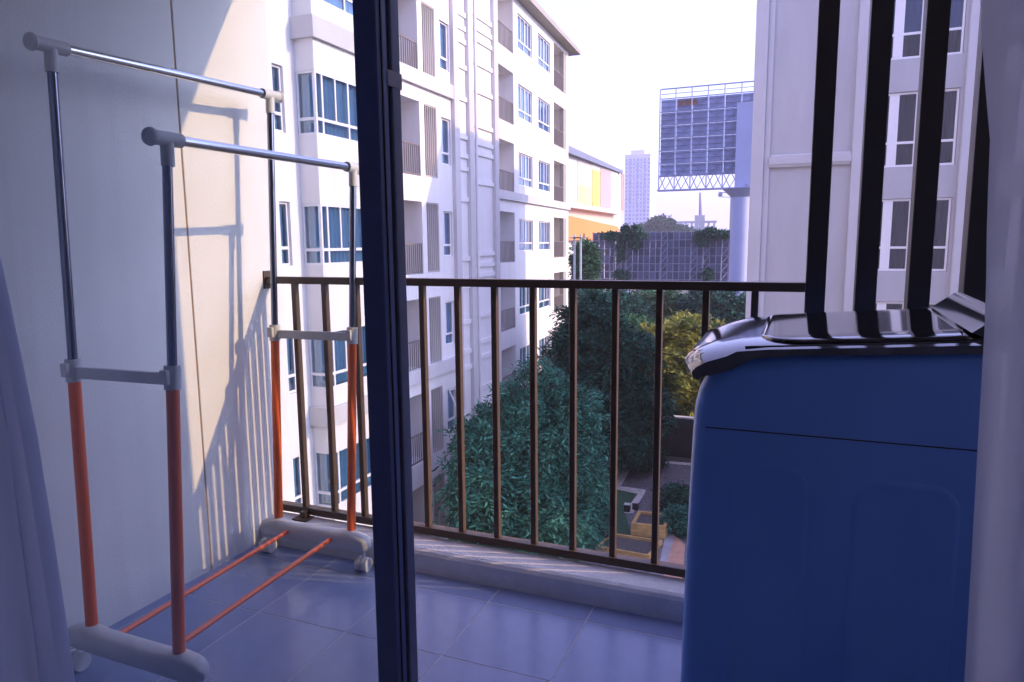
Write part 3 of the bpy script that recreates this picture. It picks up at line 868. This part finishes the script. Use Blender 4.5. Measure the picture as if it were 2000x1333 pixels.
sheet('pebble_path', [(1246, 966.2), (1262, 959), (1236, 1004), (1219, 1003)], .026, M_pebble)
sheet('pebble_path', [(1195, 917), (1231, 918.5), (1213, 950), (1195, 948)], .024, M_pebble)
sheet('pebble_path', [(1190, 891), (1350, 906), (1350, 910.5), (1190, 894.5)], .024, M_pebble)
sheet('concrete_path', [(1300, 1046), (1316, 1030), (1318, 1060), (1296, 1120), (1284, 1120)], .022, M_conc)
sheet('brick_path', [(1318, 1046), (1338, 1066), (1332, 1140), (1296, 1130)], .026, M_terra)

def planter(label, c4, z_top, z_base, th):
    p = [on('z', G + z_top, *s) for s in c4]
    c = sum(p, Vector()) / 4
    t = thing('planter_box', label, 'planter', (c.x, c.y, G + z_base))
    inn = [q + (c - q).normalized() * th * 1.6 for q in p]
    for i in range(4):
        j = (i + 1) % 4
        lo = lambda q, z: Vector((q.x, q.y, z))
        zt = G + z_top - (0.0 if i % 2 == 0 else .004)
        ww = MB().hexa([lo(p[i], G + z_base), lo(p[j], G + z_base), lo(inn[j], G + z_base), lo(inn[i], G + z_base), lo(p[i], zt), lo(p[j], zt), lo(inn[j], zt), lo(inn[i], zt)])
        child('board', ww.mesh('board', bevel=.012, seg=1), M_wood, t)
    child('soil', MB().quad(*[lo(q, G + z_top - .10) for q in inn]).mesh('soil'), M_soil, t)
    return t
planter('raised yellow wooden planter box with dark soil in the garden', [(1247, 997), (1314, 1004), (1299, 1029), (1232, 1022)], .50, .03, .10)
planter('low wide timber bed edged with thin boards below the raised planter', [(1190, 1040), (1294, 1055), (1268, 1085), (1164, 1066)], .20, .03, .07)

gw = thing('garden_wall', 'dark garden wall with a pale coping at the end of the gravel', 'wall', (-6, 34.2, G))
child('wall', MB().box(-9.5, -1.7, 34.1, 34.35, G, G + 1.95).mesh('wall'), M_gwall, gw)
child('coping', MB().box(-9.55, -1.69, 34.05, 34.40, G + 1.95, G + 2.02).mesh('coping'), M_cop, gw)

for i, (px, py) in enumerate(((1225, 1000), (1241, 996))):
    q = on('z', G, px, py)
    o = thing('garden_lamp', ('dark cube lamp standing at the end of the pebble strip', 'dark cube lamp standing between pebbles and planter')[i], 'lamp', (q.x, q.y, G + .026), 'garden lamps')
    child('housing', MB().box(q.x - .11, q.x + .11, q.y - .11, q.y + .11, G + .026, G + .30).mesh('housing', bevel=.01), M_dark, o)
    child('cap', MB().box(q.x - .12, q.x + .12, q.y - .12, q.y + .12, G + .301, G + .33).mesh('cap', bevel=.008), M_cop, o)
q = on('z', G, 1315, 985)
hp = thing('wire_trellis', 'thin wire arch trellis standing on the gravel beside the planter', 'trellis', (q.x, q.y, G))
for dx in (-.9, -.5, 0., .45):
    for i in range(8):
        a0, a1 = math.pi * i / 8, math.pi * (i + 1) / 8
        child('wire', MB().tube((q.x + dx + .16 * math.cos(a0), q.y, G + .75 + .2 * math.sin(a0)), (q.x + dx + .16 * math.cos(a1), q.y, G + .75 + .2 * math.sin(a1)), .012, n=5).mesh('wire'), M_steel, hp) if i % 2 == 0 or True else None
    for s in (-.16, .16):
        child('wire', MB().tube((q.x + dx + s, q.y, G + .012), (q.x + dx + s, q.y, G + .75), .012, n=5).mesh('wire'), M_steel, hp)

# ------------------------------------------------------------------ plants
def leaf_mesh(name, C, D, n_leaf, L, ll, lw, droop):
    """sprigs: C bases (N,3), D directions; each carries n_leaf pointed leaflets along a drooping axis"""
    N_ = len(C)
    t = (np.arange(n_leaf) + .6) / n_leaf
    side = np.where(np.arange(n_leaf) % 2 == 0, 1., -1.)
    upv = np.array([0, 0, 1.0])
    S = np.cross(D, upv) + RNG.normal(0, .25, D.shape)
    S /= np.linalg.norm(S, axis=1, keepdims=True) + 1e-6
    Lr = L * RNG.uniform(.6, 1.3, (N_, 1, 1))
    base = C[:, None, :] + D[:, None, :] * t[None, :, None] * Lr
    base[:, :, 2] -= (droop * (t ** 2))[None, :] * Lr[:, :, 0]
    ld = S[:, None, :] * side[None, :, None] + D[:, None, :] * .7 + RNG.normal(0, .3, (N_, n_leaf, 3))
    ld[:, :, 2] -= droop * .5
    ld /= np.linalg.norm(ld, axis=2, keepdims=True)
    wv = np.cross(ld, RNG.normal(0, 1, (N_, n_leaf, 3)) * .6 + upv)
    wv /= np.linalg.norm(wv, axis=2, keepdims=True) + 1e-6
    sc = RNG.uniform(.65, 1.35, (N_, n_leaf, 1))
    v = np.stack([base, base + ld * ll * .45 * sc + wv * lw * sc, base + ld * ll * sc, base + ld * ll * .45 * sc - wv * lw * sc], 2).reshape(-1, 3)
    nq = N_ * n_leaf
    me = bpy.data.meshes.new(name)
    me.vertices.add(nq * 4); me.vertices.foreach_set('co', v.astype(np.float32).ravel())
    me.loops.add(nq * 4); me.loops.foreach_set('vertex_index', np.arange(nq * 4, dtype=np.int32))
    me.polygons.add(nq); me.polygons.foreach_set('loop_start', np.arange(0, nq * 4, 4, dtype=np.int32))
    me.polygons.foreach_set('loop_total', np.full(nq, 4, dtype=np.int32))
    me.update(calc_edges=True)
    return me

def crown_points(lobes, n_clump, n_per, clump_r):
    """clumps on the uneven shells of ellipsoid lobes (cx, cy, cz, rx, ry, rz)"""
    vol = np.array([l[3] * l[4] + l[4] * l[5] + l[3] * l[5] for l in lobes]); vol = vol / vol.sum()
    C, D = [], []
    for l, f in zip(lobes, vol):
        c = np.array(l[:3]); r = np.array(l[3:6])
        m_ = max(4, int(n_clump * f))
        d = RNG.normal(0, 1, (m_, 3)); d /= np.linalg.norm(d, axis=1, keepdims=True)
        rad = RNG.uniform(.45, 1.12, (m_, 1)) ** .6
        cc = c + d * r * rad
        k_ = RNG.integers(int(n_per * .5), int(n_per * 1.5), m_)
        for q, dd, kk in zip(cc, d, k_):
            o = RNG.normal(0, 1, (kk, 3)) * clump_r * RNG.uniform(.5, 1.2)
            C.append(q + o * np.array([1, 1, .5]))
            di = dd * .55 + o / clump_r * .7 + RNG.normal(0, .45, (kk, 3)) + np.array([0, 0, .15])
            D.append(di / np.linalg.norm(di, axis=1, keepdims=True))
    return np.concatenate(C), np.concatenate(D)

def tree(label, base, lobes, leaf, n_clump=220, n_per=26, clump_r=.28, n_leaf=7, L=.42, ll=.16, lw=.03, droop=.5, trunk_r=.16, name='tree', group='trees in and behind the garden', limbs=True):
    t = thing(name, label, 'tree', base, group)
    b0 = Vector(base)
    tops = [Vector(l[:3]) for l in lobes]
    mean = sum(tops, Vector()) / len(tops)
    tr = MB()
    fork = b0 + (mean - b0) * .45 + Vector((random.uniform(-.15, .15), random.uniform(-.15, .15), 0))
    mid = b0 + (fork - b0) * .5 + Vector((random.uniform(-.08, .08), random.uniform(-.08, .08), 0))
    tr.tube(b0 - Vector((0, 0, .05)), mid, trunk_r * 1.15, trunk_r * .85, n=10, caps=False).tube(mid, fork, trunk_r * .85, trunk_r * .65, n=10, caps=False)
    for l, tp in zip(lobes, tops):
        k1 = fork + (tp - fork) * .5 + Vector((random.uniform(-.2, .2), random.uniform(-.2, .2), random.uniform(0, .2)))
        tr.tube(fork, k1, trunk_r * .5, trunk_r * .33, n=7, caps=False).tube(k1, tp, trunk_r * .33, trunk_r * .15, n=6, caps=False)
        for _ in range(6 if len(lobes) < 12 else 2):
            d = Vector((random.gauss(0, 1), random.gauss(0, 1), random.gauss(.2, .8))).normalized()
            e = tp + Vector((d.x * l[3], d.y * l[4], d.z * l[5])) * .75
            tr.tube(k1 + (tp - k1) * random.random(), e, trunk_r * .16, trunk_r * .05, n=5, caps=False)
    child('trunk', tr.mesh('trunk', smooth=True), M_bark, t)
    C, D = crown_points(lobes, n_clump, n_per, clump_r)
    child('crown', leaf_mesh('crown', C, D, n_leaf, L, ll, lw, droop), leaf, t)
    return t

def sublobes(lobes, n_, rmin, rmax):
    """many small uneven leaf masses spread over the big lobes, kept apart so that dark gaps stay between them"""
    w_ = np.array([l[3] * l[5] for l in lobes]); w_ = w_ / w_.sum()
    out, tries = [], 0
    while len(out) < n_ and tries < n_ * 40:
        tries += 1
        l = lobes[RNG.choice(len(lobes), p=w_)]
        d = RNG.normal(0, 1, 3); d /= np.linalg.norm(d)
        if d[2] < -.75: continue
        r_ = RNG.uniform(rmin, rmax)
        c = np.array(l[:3]) + d * np.array(l[3:6]) * RNG.uniform(.7, 1.0)
        if any(np.linalg.norm(c - np.array(o[:3])) < .85 * (r_ + o[3]) for o in out): continue
        out.append((*c, r_, r_, r_ * RNG.uniform(.55, .85)))
    return out

def W(px, py, Y):
    return on('y', Y, px, py)
def lobe(px, py, Y, r, rz=None, ry=None):
    q = W(px, py, Y); return (q.x, q.y, q.z, r, ry or r, rz or r)
tree('feathery blue green tree beside the left block, crown behind the middle balusters', (-8.9, 20.6, G),
     sublobes([lobe(1000, 940, 20.2, 1.55, 1.35), lobe(1050, 830, 20.8, 1.25, 1.0), lobe(950, 870, 19.6, .75, .75), lobe(1105, 870, 20.6, .85, .9), lobe(1070, 1010, 19.4, 1.25, .9), lobe(1058, 745, 21.2, .45, .75), lobe(1120, 960, 20.0, .7, .9), lobe(1000, 800, 20.4, .6, .6), lobe(1110, 790, 21, .55, .55)], 58, .26, .50),
     M_leafA, n_clump=520, n_per=24, clump_r=.15, n_leaf=9, L=.44, ll=.19, lw=.025, droop=.9, trunk_r=.14)
tree('small feathery tree against the left block wall, leftmost in the garden', (-10.3, 19.2, G),
     [lobe(938, 930, 18.8, .55, .75), lobe(950, 1000, 18.6, .75, .6), lobe(930, 855, 19.0, .3, .45)],
     M_leafA, n_clump=50, n_per=42, clump_r=.26, n_leaf=8, L=.44, ll=.24, lw=.032, droop=.85, trunk_r=.08)
tree('tall dark evergreen tree in the middle of the garden', (-8.6, 31.5, G),
     sublobes([lobe(1150, 650, 31.5, 1.25, 1.2), lobe(1210, 690, 31.5, 1.1, 1.1), lobe(1180, 770, 31, 1.6, 1.3), lobe(1125, 740, 31.8, 1.0, 1.4), lobe(1240, 790, 31, .9, 1.2), lobe(1195, 855, 30.6, 1.4, .9), lobe(1145, 605, 32, .6, .5), lobe(1105, 690, 32, .5, .7)], 60, .32, .62),
     M_leafB, n_clump=520, n_per=20, clump_r=.20, n_leaf=7, L=.50, ll=.30, lw=.045, droop=.7, trunk_r=.2)
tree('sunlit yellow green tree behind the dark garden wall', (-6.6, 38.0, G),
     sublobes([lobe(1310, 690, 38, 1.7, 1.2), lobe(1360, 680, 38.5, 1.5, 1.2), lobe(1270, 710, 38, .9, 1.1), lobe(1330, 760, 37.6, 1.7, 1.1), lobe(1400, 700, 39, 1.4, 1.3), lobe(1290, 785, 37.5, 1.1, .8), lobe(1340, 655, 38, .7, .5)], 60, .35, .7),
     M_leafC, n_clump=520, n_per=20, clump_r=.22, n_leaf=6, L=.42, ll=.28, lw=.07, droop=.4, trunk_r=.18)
bgt = [
    ('blue green tree below the left part of the lower billboard', (1130, 592), 52, 1.6, 1.0, M_leafB),
    ('dark broad tree below the middle of the lower billboard', (1190, 594), 56, 1.9, 1.1, M_leafB),
    ('bushy tree between the two short billboard posts', (1290, 594), 60, 2.2, 1.2, M_leafD),
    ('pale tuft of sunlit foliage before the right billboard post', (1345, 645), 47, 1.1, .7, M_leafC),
    ('dark tree at the foot of the thick billboard pole', (1400, 590), 58, 2.0, 1.2, M_leafB),
    ('thin leafy tree beside the far end of the left block', (1143, 500), 60, .55, 1.3, M_leafD),
    ('mid green bush low between the evergreen and the yellow tree', (1245, 650), 45, 1.2, .8, M_leafD),
]
for lab, (px, py), Y, r, rz, m in bgt:
    q = W(px, py, Y)
    ls = [(q.x, q.y, q.z, r, r, rz), (q.x - r * .7, q.y + .5, q.z - rz * .5, r * .8, r * .8, rz * .9), (q.x + r * .6, q.y, q.z - rz * .6, r * .85, r * .8, rz)]
    ls.append((q.x, q.y - .4, (q.z + G) / 2 + .5, r * 1.1, r, max(.8, (q.z - G) / 2 - .3)))
    tree(lab, (q.x, q.y + .3, G), ls, m, n_clump=330, n_per=16, clump_r=.36, n_leaf=5, L=.42, ll=.28, lw=.07, droop=.4, trunk_r=.18)
def shrub(label, px, py, r, h, leaf, n=50):
    q = on('z', G, px, py)
    t = thing('shrub', label, 'shrub', (q.x, q.y, G), 'garden shrubs')
    C, D = crown_points([(q.x, q.y, G + h * .55, r, r, h * .5)], n, 16, .14)
    C[:, 2] = np.maximum(C[:, 2], G + .08)
    child('foliage', leaf_mesh('foliage', C, D, 6, .22, .12, .03, .4), leaf, t)
    st = MB()
    for _ in range(5):
        st.tube((q.x, q.y, G), (q.x + random.uniform(-r, r) * .5, q.y + random.uniform(-r, r) * .5, G + h * .7), .02, .008, n=5, caps=False)
    child('stem', st.mesh('stem'), M_bark, t)
shrub('dark round shrub on the gravel before the garden wall', 1258, 915, .8, 1.2, M_leafB, 90)
shrub('loose shrub behind the raised planter near the washing machine', 1330, 1000, .7, .9, M_leafB, 70)
shrub('leafy shrub right of the raised planter by the brick path', 1332, 1040, .55, .8, M_leafA, 60)
shrub('low bush in the shade left of the lawn', 1150, 1015, .7, .9, M_leafB, 80)
shrub('low bush under the feathery tree by the timber bed', 1120, 1050, 1.0, .9, M_leafB, 90)

# ------------------------------------------------------------------ billboards
def strut(mb, a, b, r): mb.tube(a, b, r, n=6)
YB = 70.0
bb = thing('billboard', 'tall grey billboard seen from behind on a thick single pole', 'billboard', (-5.5, YB, G))
TL, BL, TR = W(1288, 178, YB), W(1285, 372, YB), W(1478, 168, YB)
bx0, bx1, bz0, bz1 = BL.x, TR.x + .2, BL.z, TL.z - .1
zp0 = W(1288, 345, YB).z
ncol, nrow = 6, 6
cw, ch = (bx1 - bx0) / ncol, (bz1 - .6 - zp0) / nrow
panel = MB().box(.015, cw - .015, 0, .06, .015, ch - .015).mesh('panel')
for i in range(ncol):
    for j in range(nrow):
        rusty = (j == nrow - 1 and i == 1)
        o = child('panel', panel, M_sheet, bb, (bx0 + i * cw, YB + .9 + random.uniform(-.02, .02), zp0 + j * ch))
child('rusty_patch', MB().box(bx0 + cw * 1.1, bx0 + cw * 2.3, YB + .84, YB + .86, bz1 - 1.25, bz1 - .7).mesh('rusty_patch'), M_rust, bb)
for i in range(ncol + 1):
    child('upright', MB().tube((bx0 + i * cw, YB + .3, bz0), (bx0 + i * cw, YB + .3, bz1 + .25), .06, n=6).mesh('upright'), M_steell, bb)
for j in range(nrow + 1):
    z = zp0 + j * ch
    child('cross_rail', MB().tube((bx0, YB + .45, z), (bx1, YB + .45, z), .045, n=6).tube((bx0, YB + .8, z + .5), (bx1, YB + .8, z + .5), .03, n=6).tube((bx0, YB + .8, z + 1.0), (bx1, YB + .8, z + 1.0), .03, n=6).mesh('cross_rail'), M_steel, bb)
child('guard_rail', MB().tube((bx0, YB + .3, bz1 + .25), (bx1, YB + .3, bz1 + .25), .04, n=6).mesh('guard_rail'), M_steel, bb)
tr_ = MB()
for i in range(ncol):
    x0_, x1_ = bx0 + i * cw, bx0 + (i + 1) * cw
    xm = (x0_ + x1_) / 2
    strut(tr_, (x0_, YB + .3, bz0), (xm, YB + .3, zp0 + .2), .045); strut(tr_, (xm, YB + .3, zp0 + .2), (x1_, YB + .3, bz0), .045)
    strut(tr_, (x0_, YB + .3, zp0 + .2), (xm, YB - .4, bz0), .04); strut(tr_, (xm, YB - .4, bz0), (x1_, YB + .3, zp0 + .2), .04)
    for j in range(nrow):
        z = zp0 + j * ch
        if random.random() < .75: strut(tr_, (x0_, YB + .8, z), (x1_, YB + .85, z + ch), .02)
        if random.random() < .6: strut(tr_, (x1_, YB + .8, z), (x0_, YB + .85, z + ch), .02)
        strut(tr_, (xm, YB + .8, z), (xm, YB + .8, z + ch), .025)
child('bracing', tr_.mesh('bracing'), M_steel, bb)
child('bottom_chord', MB().box(bx0, bx1, YB - .5, YB + .6, bz0 - .12, bz0).mesh('bottom_chord'), M_pole, bb)
pc = W(1444, 450, YB)
child('pole', MB().tube((pc.x, YB + .3, G), (pc.x, YB + .3, bz0 - .9), .86, n=28).mesh('pole', smooth='auto'), M_pole, bb)
child('pole_head', MB().tube((pc.x, YB + .3, bz0 - .9), (pc.x, YB + .3, bz0 - .121), .88, 1.7, n=28).mesh('pole_head', smooth='auto'), M_pole, bb)
child('pole_core', MB().box(pc.x - .55, pc.x + .95, YB - .3, YB + .28, bz0 + .01, bz1 - 1.6).mesh('pole_core'), M_pole, bb)

YL = 77.0
lb = thing('billboard', 'long low billboard back with a rusty grid and climbing plants above the railing', 'billboard', (-14, YL, G))
a_, b_, c_ = W(1157, 456, YL), W(1436, 450, YL), W(1155, 560, YL)
lx0, lx1, lz0, lz1 = a_.x, b_.x, c_.z, a_.z
nc_, nr2 = 24, 7
cw, ch = (lx1 - lx0) / nc_, (lz1 - lz0) / nr2
pan = MB().box(.02, cw - .02, 0, .05, .03, ch - .03).mesh('panel')
for i in range(nc_):
    for j in range(nr2):
        child('panel', pan, M_sheet2, lb, (lx0 + i * cw, YL + .5 + random.choice((0, 0, .06)), lz0 + j * ch))
for i in range(nc_ + 1):
    child('upright', MB().tube((lx0 + i * cw, YL + .35, lz0 - .1), (lx0 + i * cw, YL + .35, lz1 + .1), .045 if i % 3 else .07, n=5).mesh('upright'), M_steel, lb)
for j in range(nr2 + 1):
    child('cross_rail', MB().tube((lx0, YL + .25, lz0 + j * ch), (lx1, YL + .25, lz0 + j * ch), .04, n=5).mesh('cross_rail'), M_steel, lb)
tr_ = MB()
for i in (4, 6, 12, 17, 19, 22):
    strut(tr_, (lx0 + i * cw, YL - 1.2, lz0 - 3), (lx0 + i * cw, YL + .3, lz1), .05)
    for j in range(nr2): strut(tr_, (lx0 + i * cw, YL - 1.0 + j * .17, lz0 + j * ch), (lx0 + (i + 1) * cw, YL + .2, lz0 + (j + 1) * ch), .03)
child('bracing', tr_.mesh('bracing'), M_steel, lb)
for px in (1218, 1372):
    q = W(px, 560, YL)
    child('post', MB().tube((q.x, YL + .35, G), (q.x, YL + .35, lz0 + .1), .50, n=16).mesh('post', smooth='auto'), M_pole, lb)

def vine(label, specs, Y):
    q = W(specs[0][0], specs[0][1], Y)
    lob = []
    for px, py, r, rz in specs:
        w = W(px, py, Y); lob.append((w.x, w.y, w.z, r, .35, rz))
    C, D = crown_points(lob, 34 * len(lob), 12, .14)
    o = link('climbing_vine', leaf_mesh('climbing_vine', C, D, 5, .26, .22, .07, .6), M_leafE)
    return tag(o, label, 'vine', 'vines on the lower billboard')
vine('green vine spilling over the left top of the lower billboard', [(1232, 447, .9, .35), (1190, 459, .9, .15), (1215, 461, 2.0, .2), (1212, 485, .2, 1.2), (1250, 458, .7, .2), (1240, 472, .5, .5), (1213, 535, .7, .35)], YL - .3)
vine('green vine on the right top of the lower billboard near the pole', [(1388, 452, .6, .2), (1375, 456, .9, .15), (1410, 456, 1.0, .15), (1370, 466, .4, .4)], YL - .3)
vine('small green vine low on the lower billboard right of centre', [(1381, 535, .25, .5)], YL - .3)

# ------------------------------------------------------------------ beyond
XM = -28.0
def mz(px, py): return on('x', XM, px, py)
ml = thing('shopping_building', 'hazy white and orange building with a large poster behind the left block', 'building', (XM - 8, 100, G))
ya, yb = mz(1090, 300).y, mz(1213, 300).y
zt_a, zt_b = mz(1113, 235).z, mz(1213, 268).z
zt = (zt_a + zt_b) / 2
child('wall', MB().box(XM - 18, XM, ya - 12, yb, G, zt).mesh('wall'), M_mallw, ml)
zc = mz(1113, 293).z; zc2 = mz(1208, 334).z
child('canopy', MB().hexa([(XM, ya, zc - .5), (XM + 1.2, ya, zc - .9), (XM + .6, yb - 1, zc2 - .4), (XM, yb - 1, zc2 - .4), (XM, ya, zc + .3), (XM + 1.2, ya, zc), (XM + .6, yb - 1, zc2 + .1), (XM, yb - 1, zc2 + .3)]).mesh('canopy'), M_mallb, ml)
child('pink_panel', MB().box(XM + .05, XM + .15, ya, yb - 4, mz(1150, 440).z, zc2 - .7).mesh('pink_panel'), M_mallp, ml)
child('white_panel', MB().box(XM + .16, XM + .25, ya, yb - 3, mz(1160, 412).z, mz(1160, 318).z).mesh('white_panel'), M_mallw, ml)
hz1, hz0 = mz(1150, 322).z, mz(1150, 402).z
for (pa, pb_, m, nm, f0, f1) in ((1123, 1152, M_ad0, 'poster', .45, 1), (1123, 1152, M_ad1, 'poster', 0, .45), (1153, 1168, M_ad2, 'poster', 0, .9), (1169, 1190, M_ad3, 'poster', 0, 1)):
    y0_, y1_ = mz(pa, 360).y, mz(pb_, 360).y
    child(nm, MB().box(XM + .26, XM + .32, y0_, y1_, hz0 + (hz1 - hz0) * f0, hz0 + (hz1 - hz0) * f1).mesh(nm), m, ml)
nseg = 14
mbo = MB()
zo0, zo1 = mz(1113, 470).z, mz(1113, 424).z
zo2 = mz(1200, 447).z
rows_ = []
for i in range(nseg + 1):
    t = i / nseg
    y = ya + (mz(1206, 400).y - ya) * t
    bul = 1.5 * math.sin(math.pi * t)
    rows_.append([(XM + .2 + bul, y, zo0), (XM + .3 + bul, y, zo1 + (zo2 - zo1) * (t ** .75)), (XM + .05, y, zo1 + (zo2 - zo1) * (t ** .75) + .4)])
child('orange_fascia', mbo.grid(rows_).mesh('orange_fascia', smooth='auto'), M_mallo, ml)
child('shelf', MB().box(XM + .1, XM + 1.3, ya, yb - 5, mz(1150, 410).z - .25, mz(1150, 410).z).mesh('shelf'), M_facdk, ml)
for py in (0.3, 1.5):
    child('mast', MB().tube((XM + .6, yb - 2 + py, mz(1205, 412).z), (XM + .6, yb - 2 + py, mz(1208, 340).z), .15, n=6).mesh('mast'), M_mallp, ml)
for j, px in enumerate((1122, 1134)):
    q = on('y', 58, px, 500)
    pl = thing('utility_pole', ('pale utility pole close to the end of the left block', 'pale utility pole left of the lower billboard')[j], 'pole', (q.x, 58, G), 'utility poles')
    child('shaft', MB().tube((q.x, 58, G), (q.x, 58, on('y', 58, px, 458).z), .13, .09, n=8).mesh('shaft', smooth='auto'), M_cop, pl)
    zt_ = on('y', 58, px, 466).z
    child('cross_arm', MB().box(q.x - .6, q.x + .6, 57.85, 57.97, zt_, zt_ + .1).mesh('cross_arm'), M_cop, pl)

def tower(label, px0, px1, py_top, Y, floors, ncols):
    a, b_ = W(px0, py_top, Y), W(px1, py_top, Y)
    t = thing('tower_block', label, 'tower', ((a.x + b_.x) / 2, Y + 8, G), None)
    child('wall', MB().box(a.x, b_.x, Y, Y + 16, G, a.z).mesh('wall'), M_tower, t)
    child('roof_house', MB().box(a.x + 3, b_.x - 4, Y + 2, Y + 12, a.z, a.z + 2.5).mesh('roof_house'), M_tower, t)
    fh = (a.z - 2) / floors
    wm_ = MB(); sl = MB()
    w = (b_.x - a.x) / ncols
    for i in range(ncols):
        for j in range(floors + 2):
            z = a.z - 1.5 - (j + 1) * fh
            if z < G + 2: continue
            wide = .36 if i % 2 else .22
            wm_.box(a.x + (i + .5 - wide) * w, a.x + (i + .5 + wide) * w, Y - .05, Y + .01, z, z + fh * .55)
            if i % 2: sl.box(a.x + (i + .1) * w, a.x + (i + .9) * w, Y - 1.0, Y, z - .35, z - .1)
    child('windows', wm_.mesh('windows'), M_towerw, t)['kind'] = 'stuff'
    child('balconies', sl.mesh('balconies'), M_tower, t)['kind'] = 'stuff'
    return t
tower('hazy lavender tower block far behind the billboards', 1221, 1271, 303, 430, 22, 7)

far = [('hazy far tree with a domed crown above the lower billboard', 1292, 440, 240, 3.6, 2.4), ('hazy far tree left of the domed crown', 1260, 450, 250, 3.4, 1.6), ('hazy low far tree right of the domed crown', 1330, 454, 245, 4.0, 1.6)]
for lab, px, py, Y, r, rz in far:
    q = W(px, py, Y)
    tree(lab, (q.x, q.y, G), [(q.x, q.y, q.z, r, r, rz), (q.x - r * .6, q.y, q.z - rz * .6, r * .7, r * .7, rz), (q.x + r * .6, q.y, q.z - rz * .7, r * .7, r * .7, rz)], M_leafB,
         n_clump=300, n_per=10, clump_r=.7, n_leaf=4, L=.8, ll=.8, lw=.25, droop=.3, trunk_r=.5)
Yk = 260
cf = thing('unfinished_building', 'bare concrete frame of an unfinished building far beyond the lower billboard', 'building', (W(1370, 450, Yk).x, Yk, G))
for i in range(8):
    q = W(1318 + i * 11, 434, Yk)
    child('column', MB().box(q.x - .35, q.x + .35, Yk, Yk + .7, G, q.z).mesh('column'), M_fac2, cf)
for py in (434, 446):
    q0, q1 = W(1312, py, Yk), W(1400, py, Yk)
    child('beam', MB().box(q0.x, q1.x, Yk - .1, Yk + .8, q1.z - .3, q1.z + .5).mesh('beam'), M_fac2, cf)
Yt = 300
an = thing('antenna_mast', 'thin far antenna mast on a block below the tall billboard', 'mast', (W(1367, 440, Yt).x, Yt, G))
q0, q1 = W(1357, 421, Yt), W(1376, 450, Yt)
child('base', MB().box(q0.x, q1.x, Yt, Yt + 4, G, q0.z).mesh('base'), M_fac2, an)
qa, qb = W(1367, 421, Yt), W(1366, 376, Yt)
child('mast', MB().tube((qa.x, Yt + 2, qa.z), (qb.x, Yt + 2, qb.z), .75, .35, n=8).mesh('mast'), M_steel, an)
Yc = 190
cr = thing('tower_crane', 'thin far crane arm beside the thick billboard pole', 'crane', (W(1428, 440, Yc).x, Yc, G))
qa = W(1426, 440, Yc); qb = W(1427, 388, Yc); qc = W(1404, 376, Yc); qd = W(1434, 378, Yc)
child('mast', MB().tube((qa.x, Yc, G), (qa.x, Yc, qb.z + 1.6), .16, n=6).mesh('mast'), M_steel, cr)
child('jib', MB().tube((qc.x, Yc, qc.z), (qd.x, Yc, qd.z), .12, n=6).tube((qc.x, Yc, qc.z - 1.1), (qd.x, Yc, qd.z - 1.1), .08, n=6).mesh('jib'), M_steel, cr)
child('counterweight', MB().box(qc.x - .1, qc.x + .9, Yc - .4, Yc + .4, qc.z - 1.0, qc.z - .2).mesh('counterweight'), M_steel, cr)

# ------------------------------------------------------------------ haze
hz = bpy.data.materials.new('haze')
hz.use_nodes = True
hn, hl = hz.node_tree.nodes, hz.node_tree.links
hn.remove(hn['Principled BSDF'])
pv = hn.new('ShaderNodeVolumePrincipled')
pv.inputs['Color'].default_value = (0.92, 0.90, 0.96, 1)
pv.inputs['Density'].default_value = 0.0006
pv.inputs['Anisotropy'].default_value = 0.2
hl.new(pv.outputs[0], hn['Material Output'].inputs['Volume'])
o = MB().box(-1450, 1450, -350, 1950, G - 1.5, 62).build('haze', hz)
tag(o, 'thin pale lavender haze filling the air over the town', 'haze', kind='stuff')
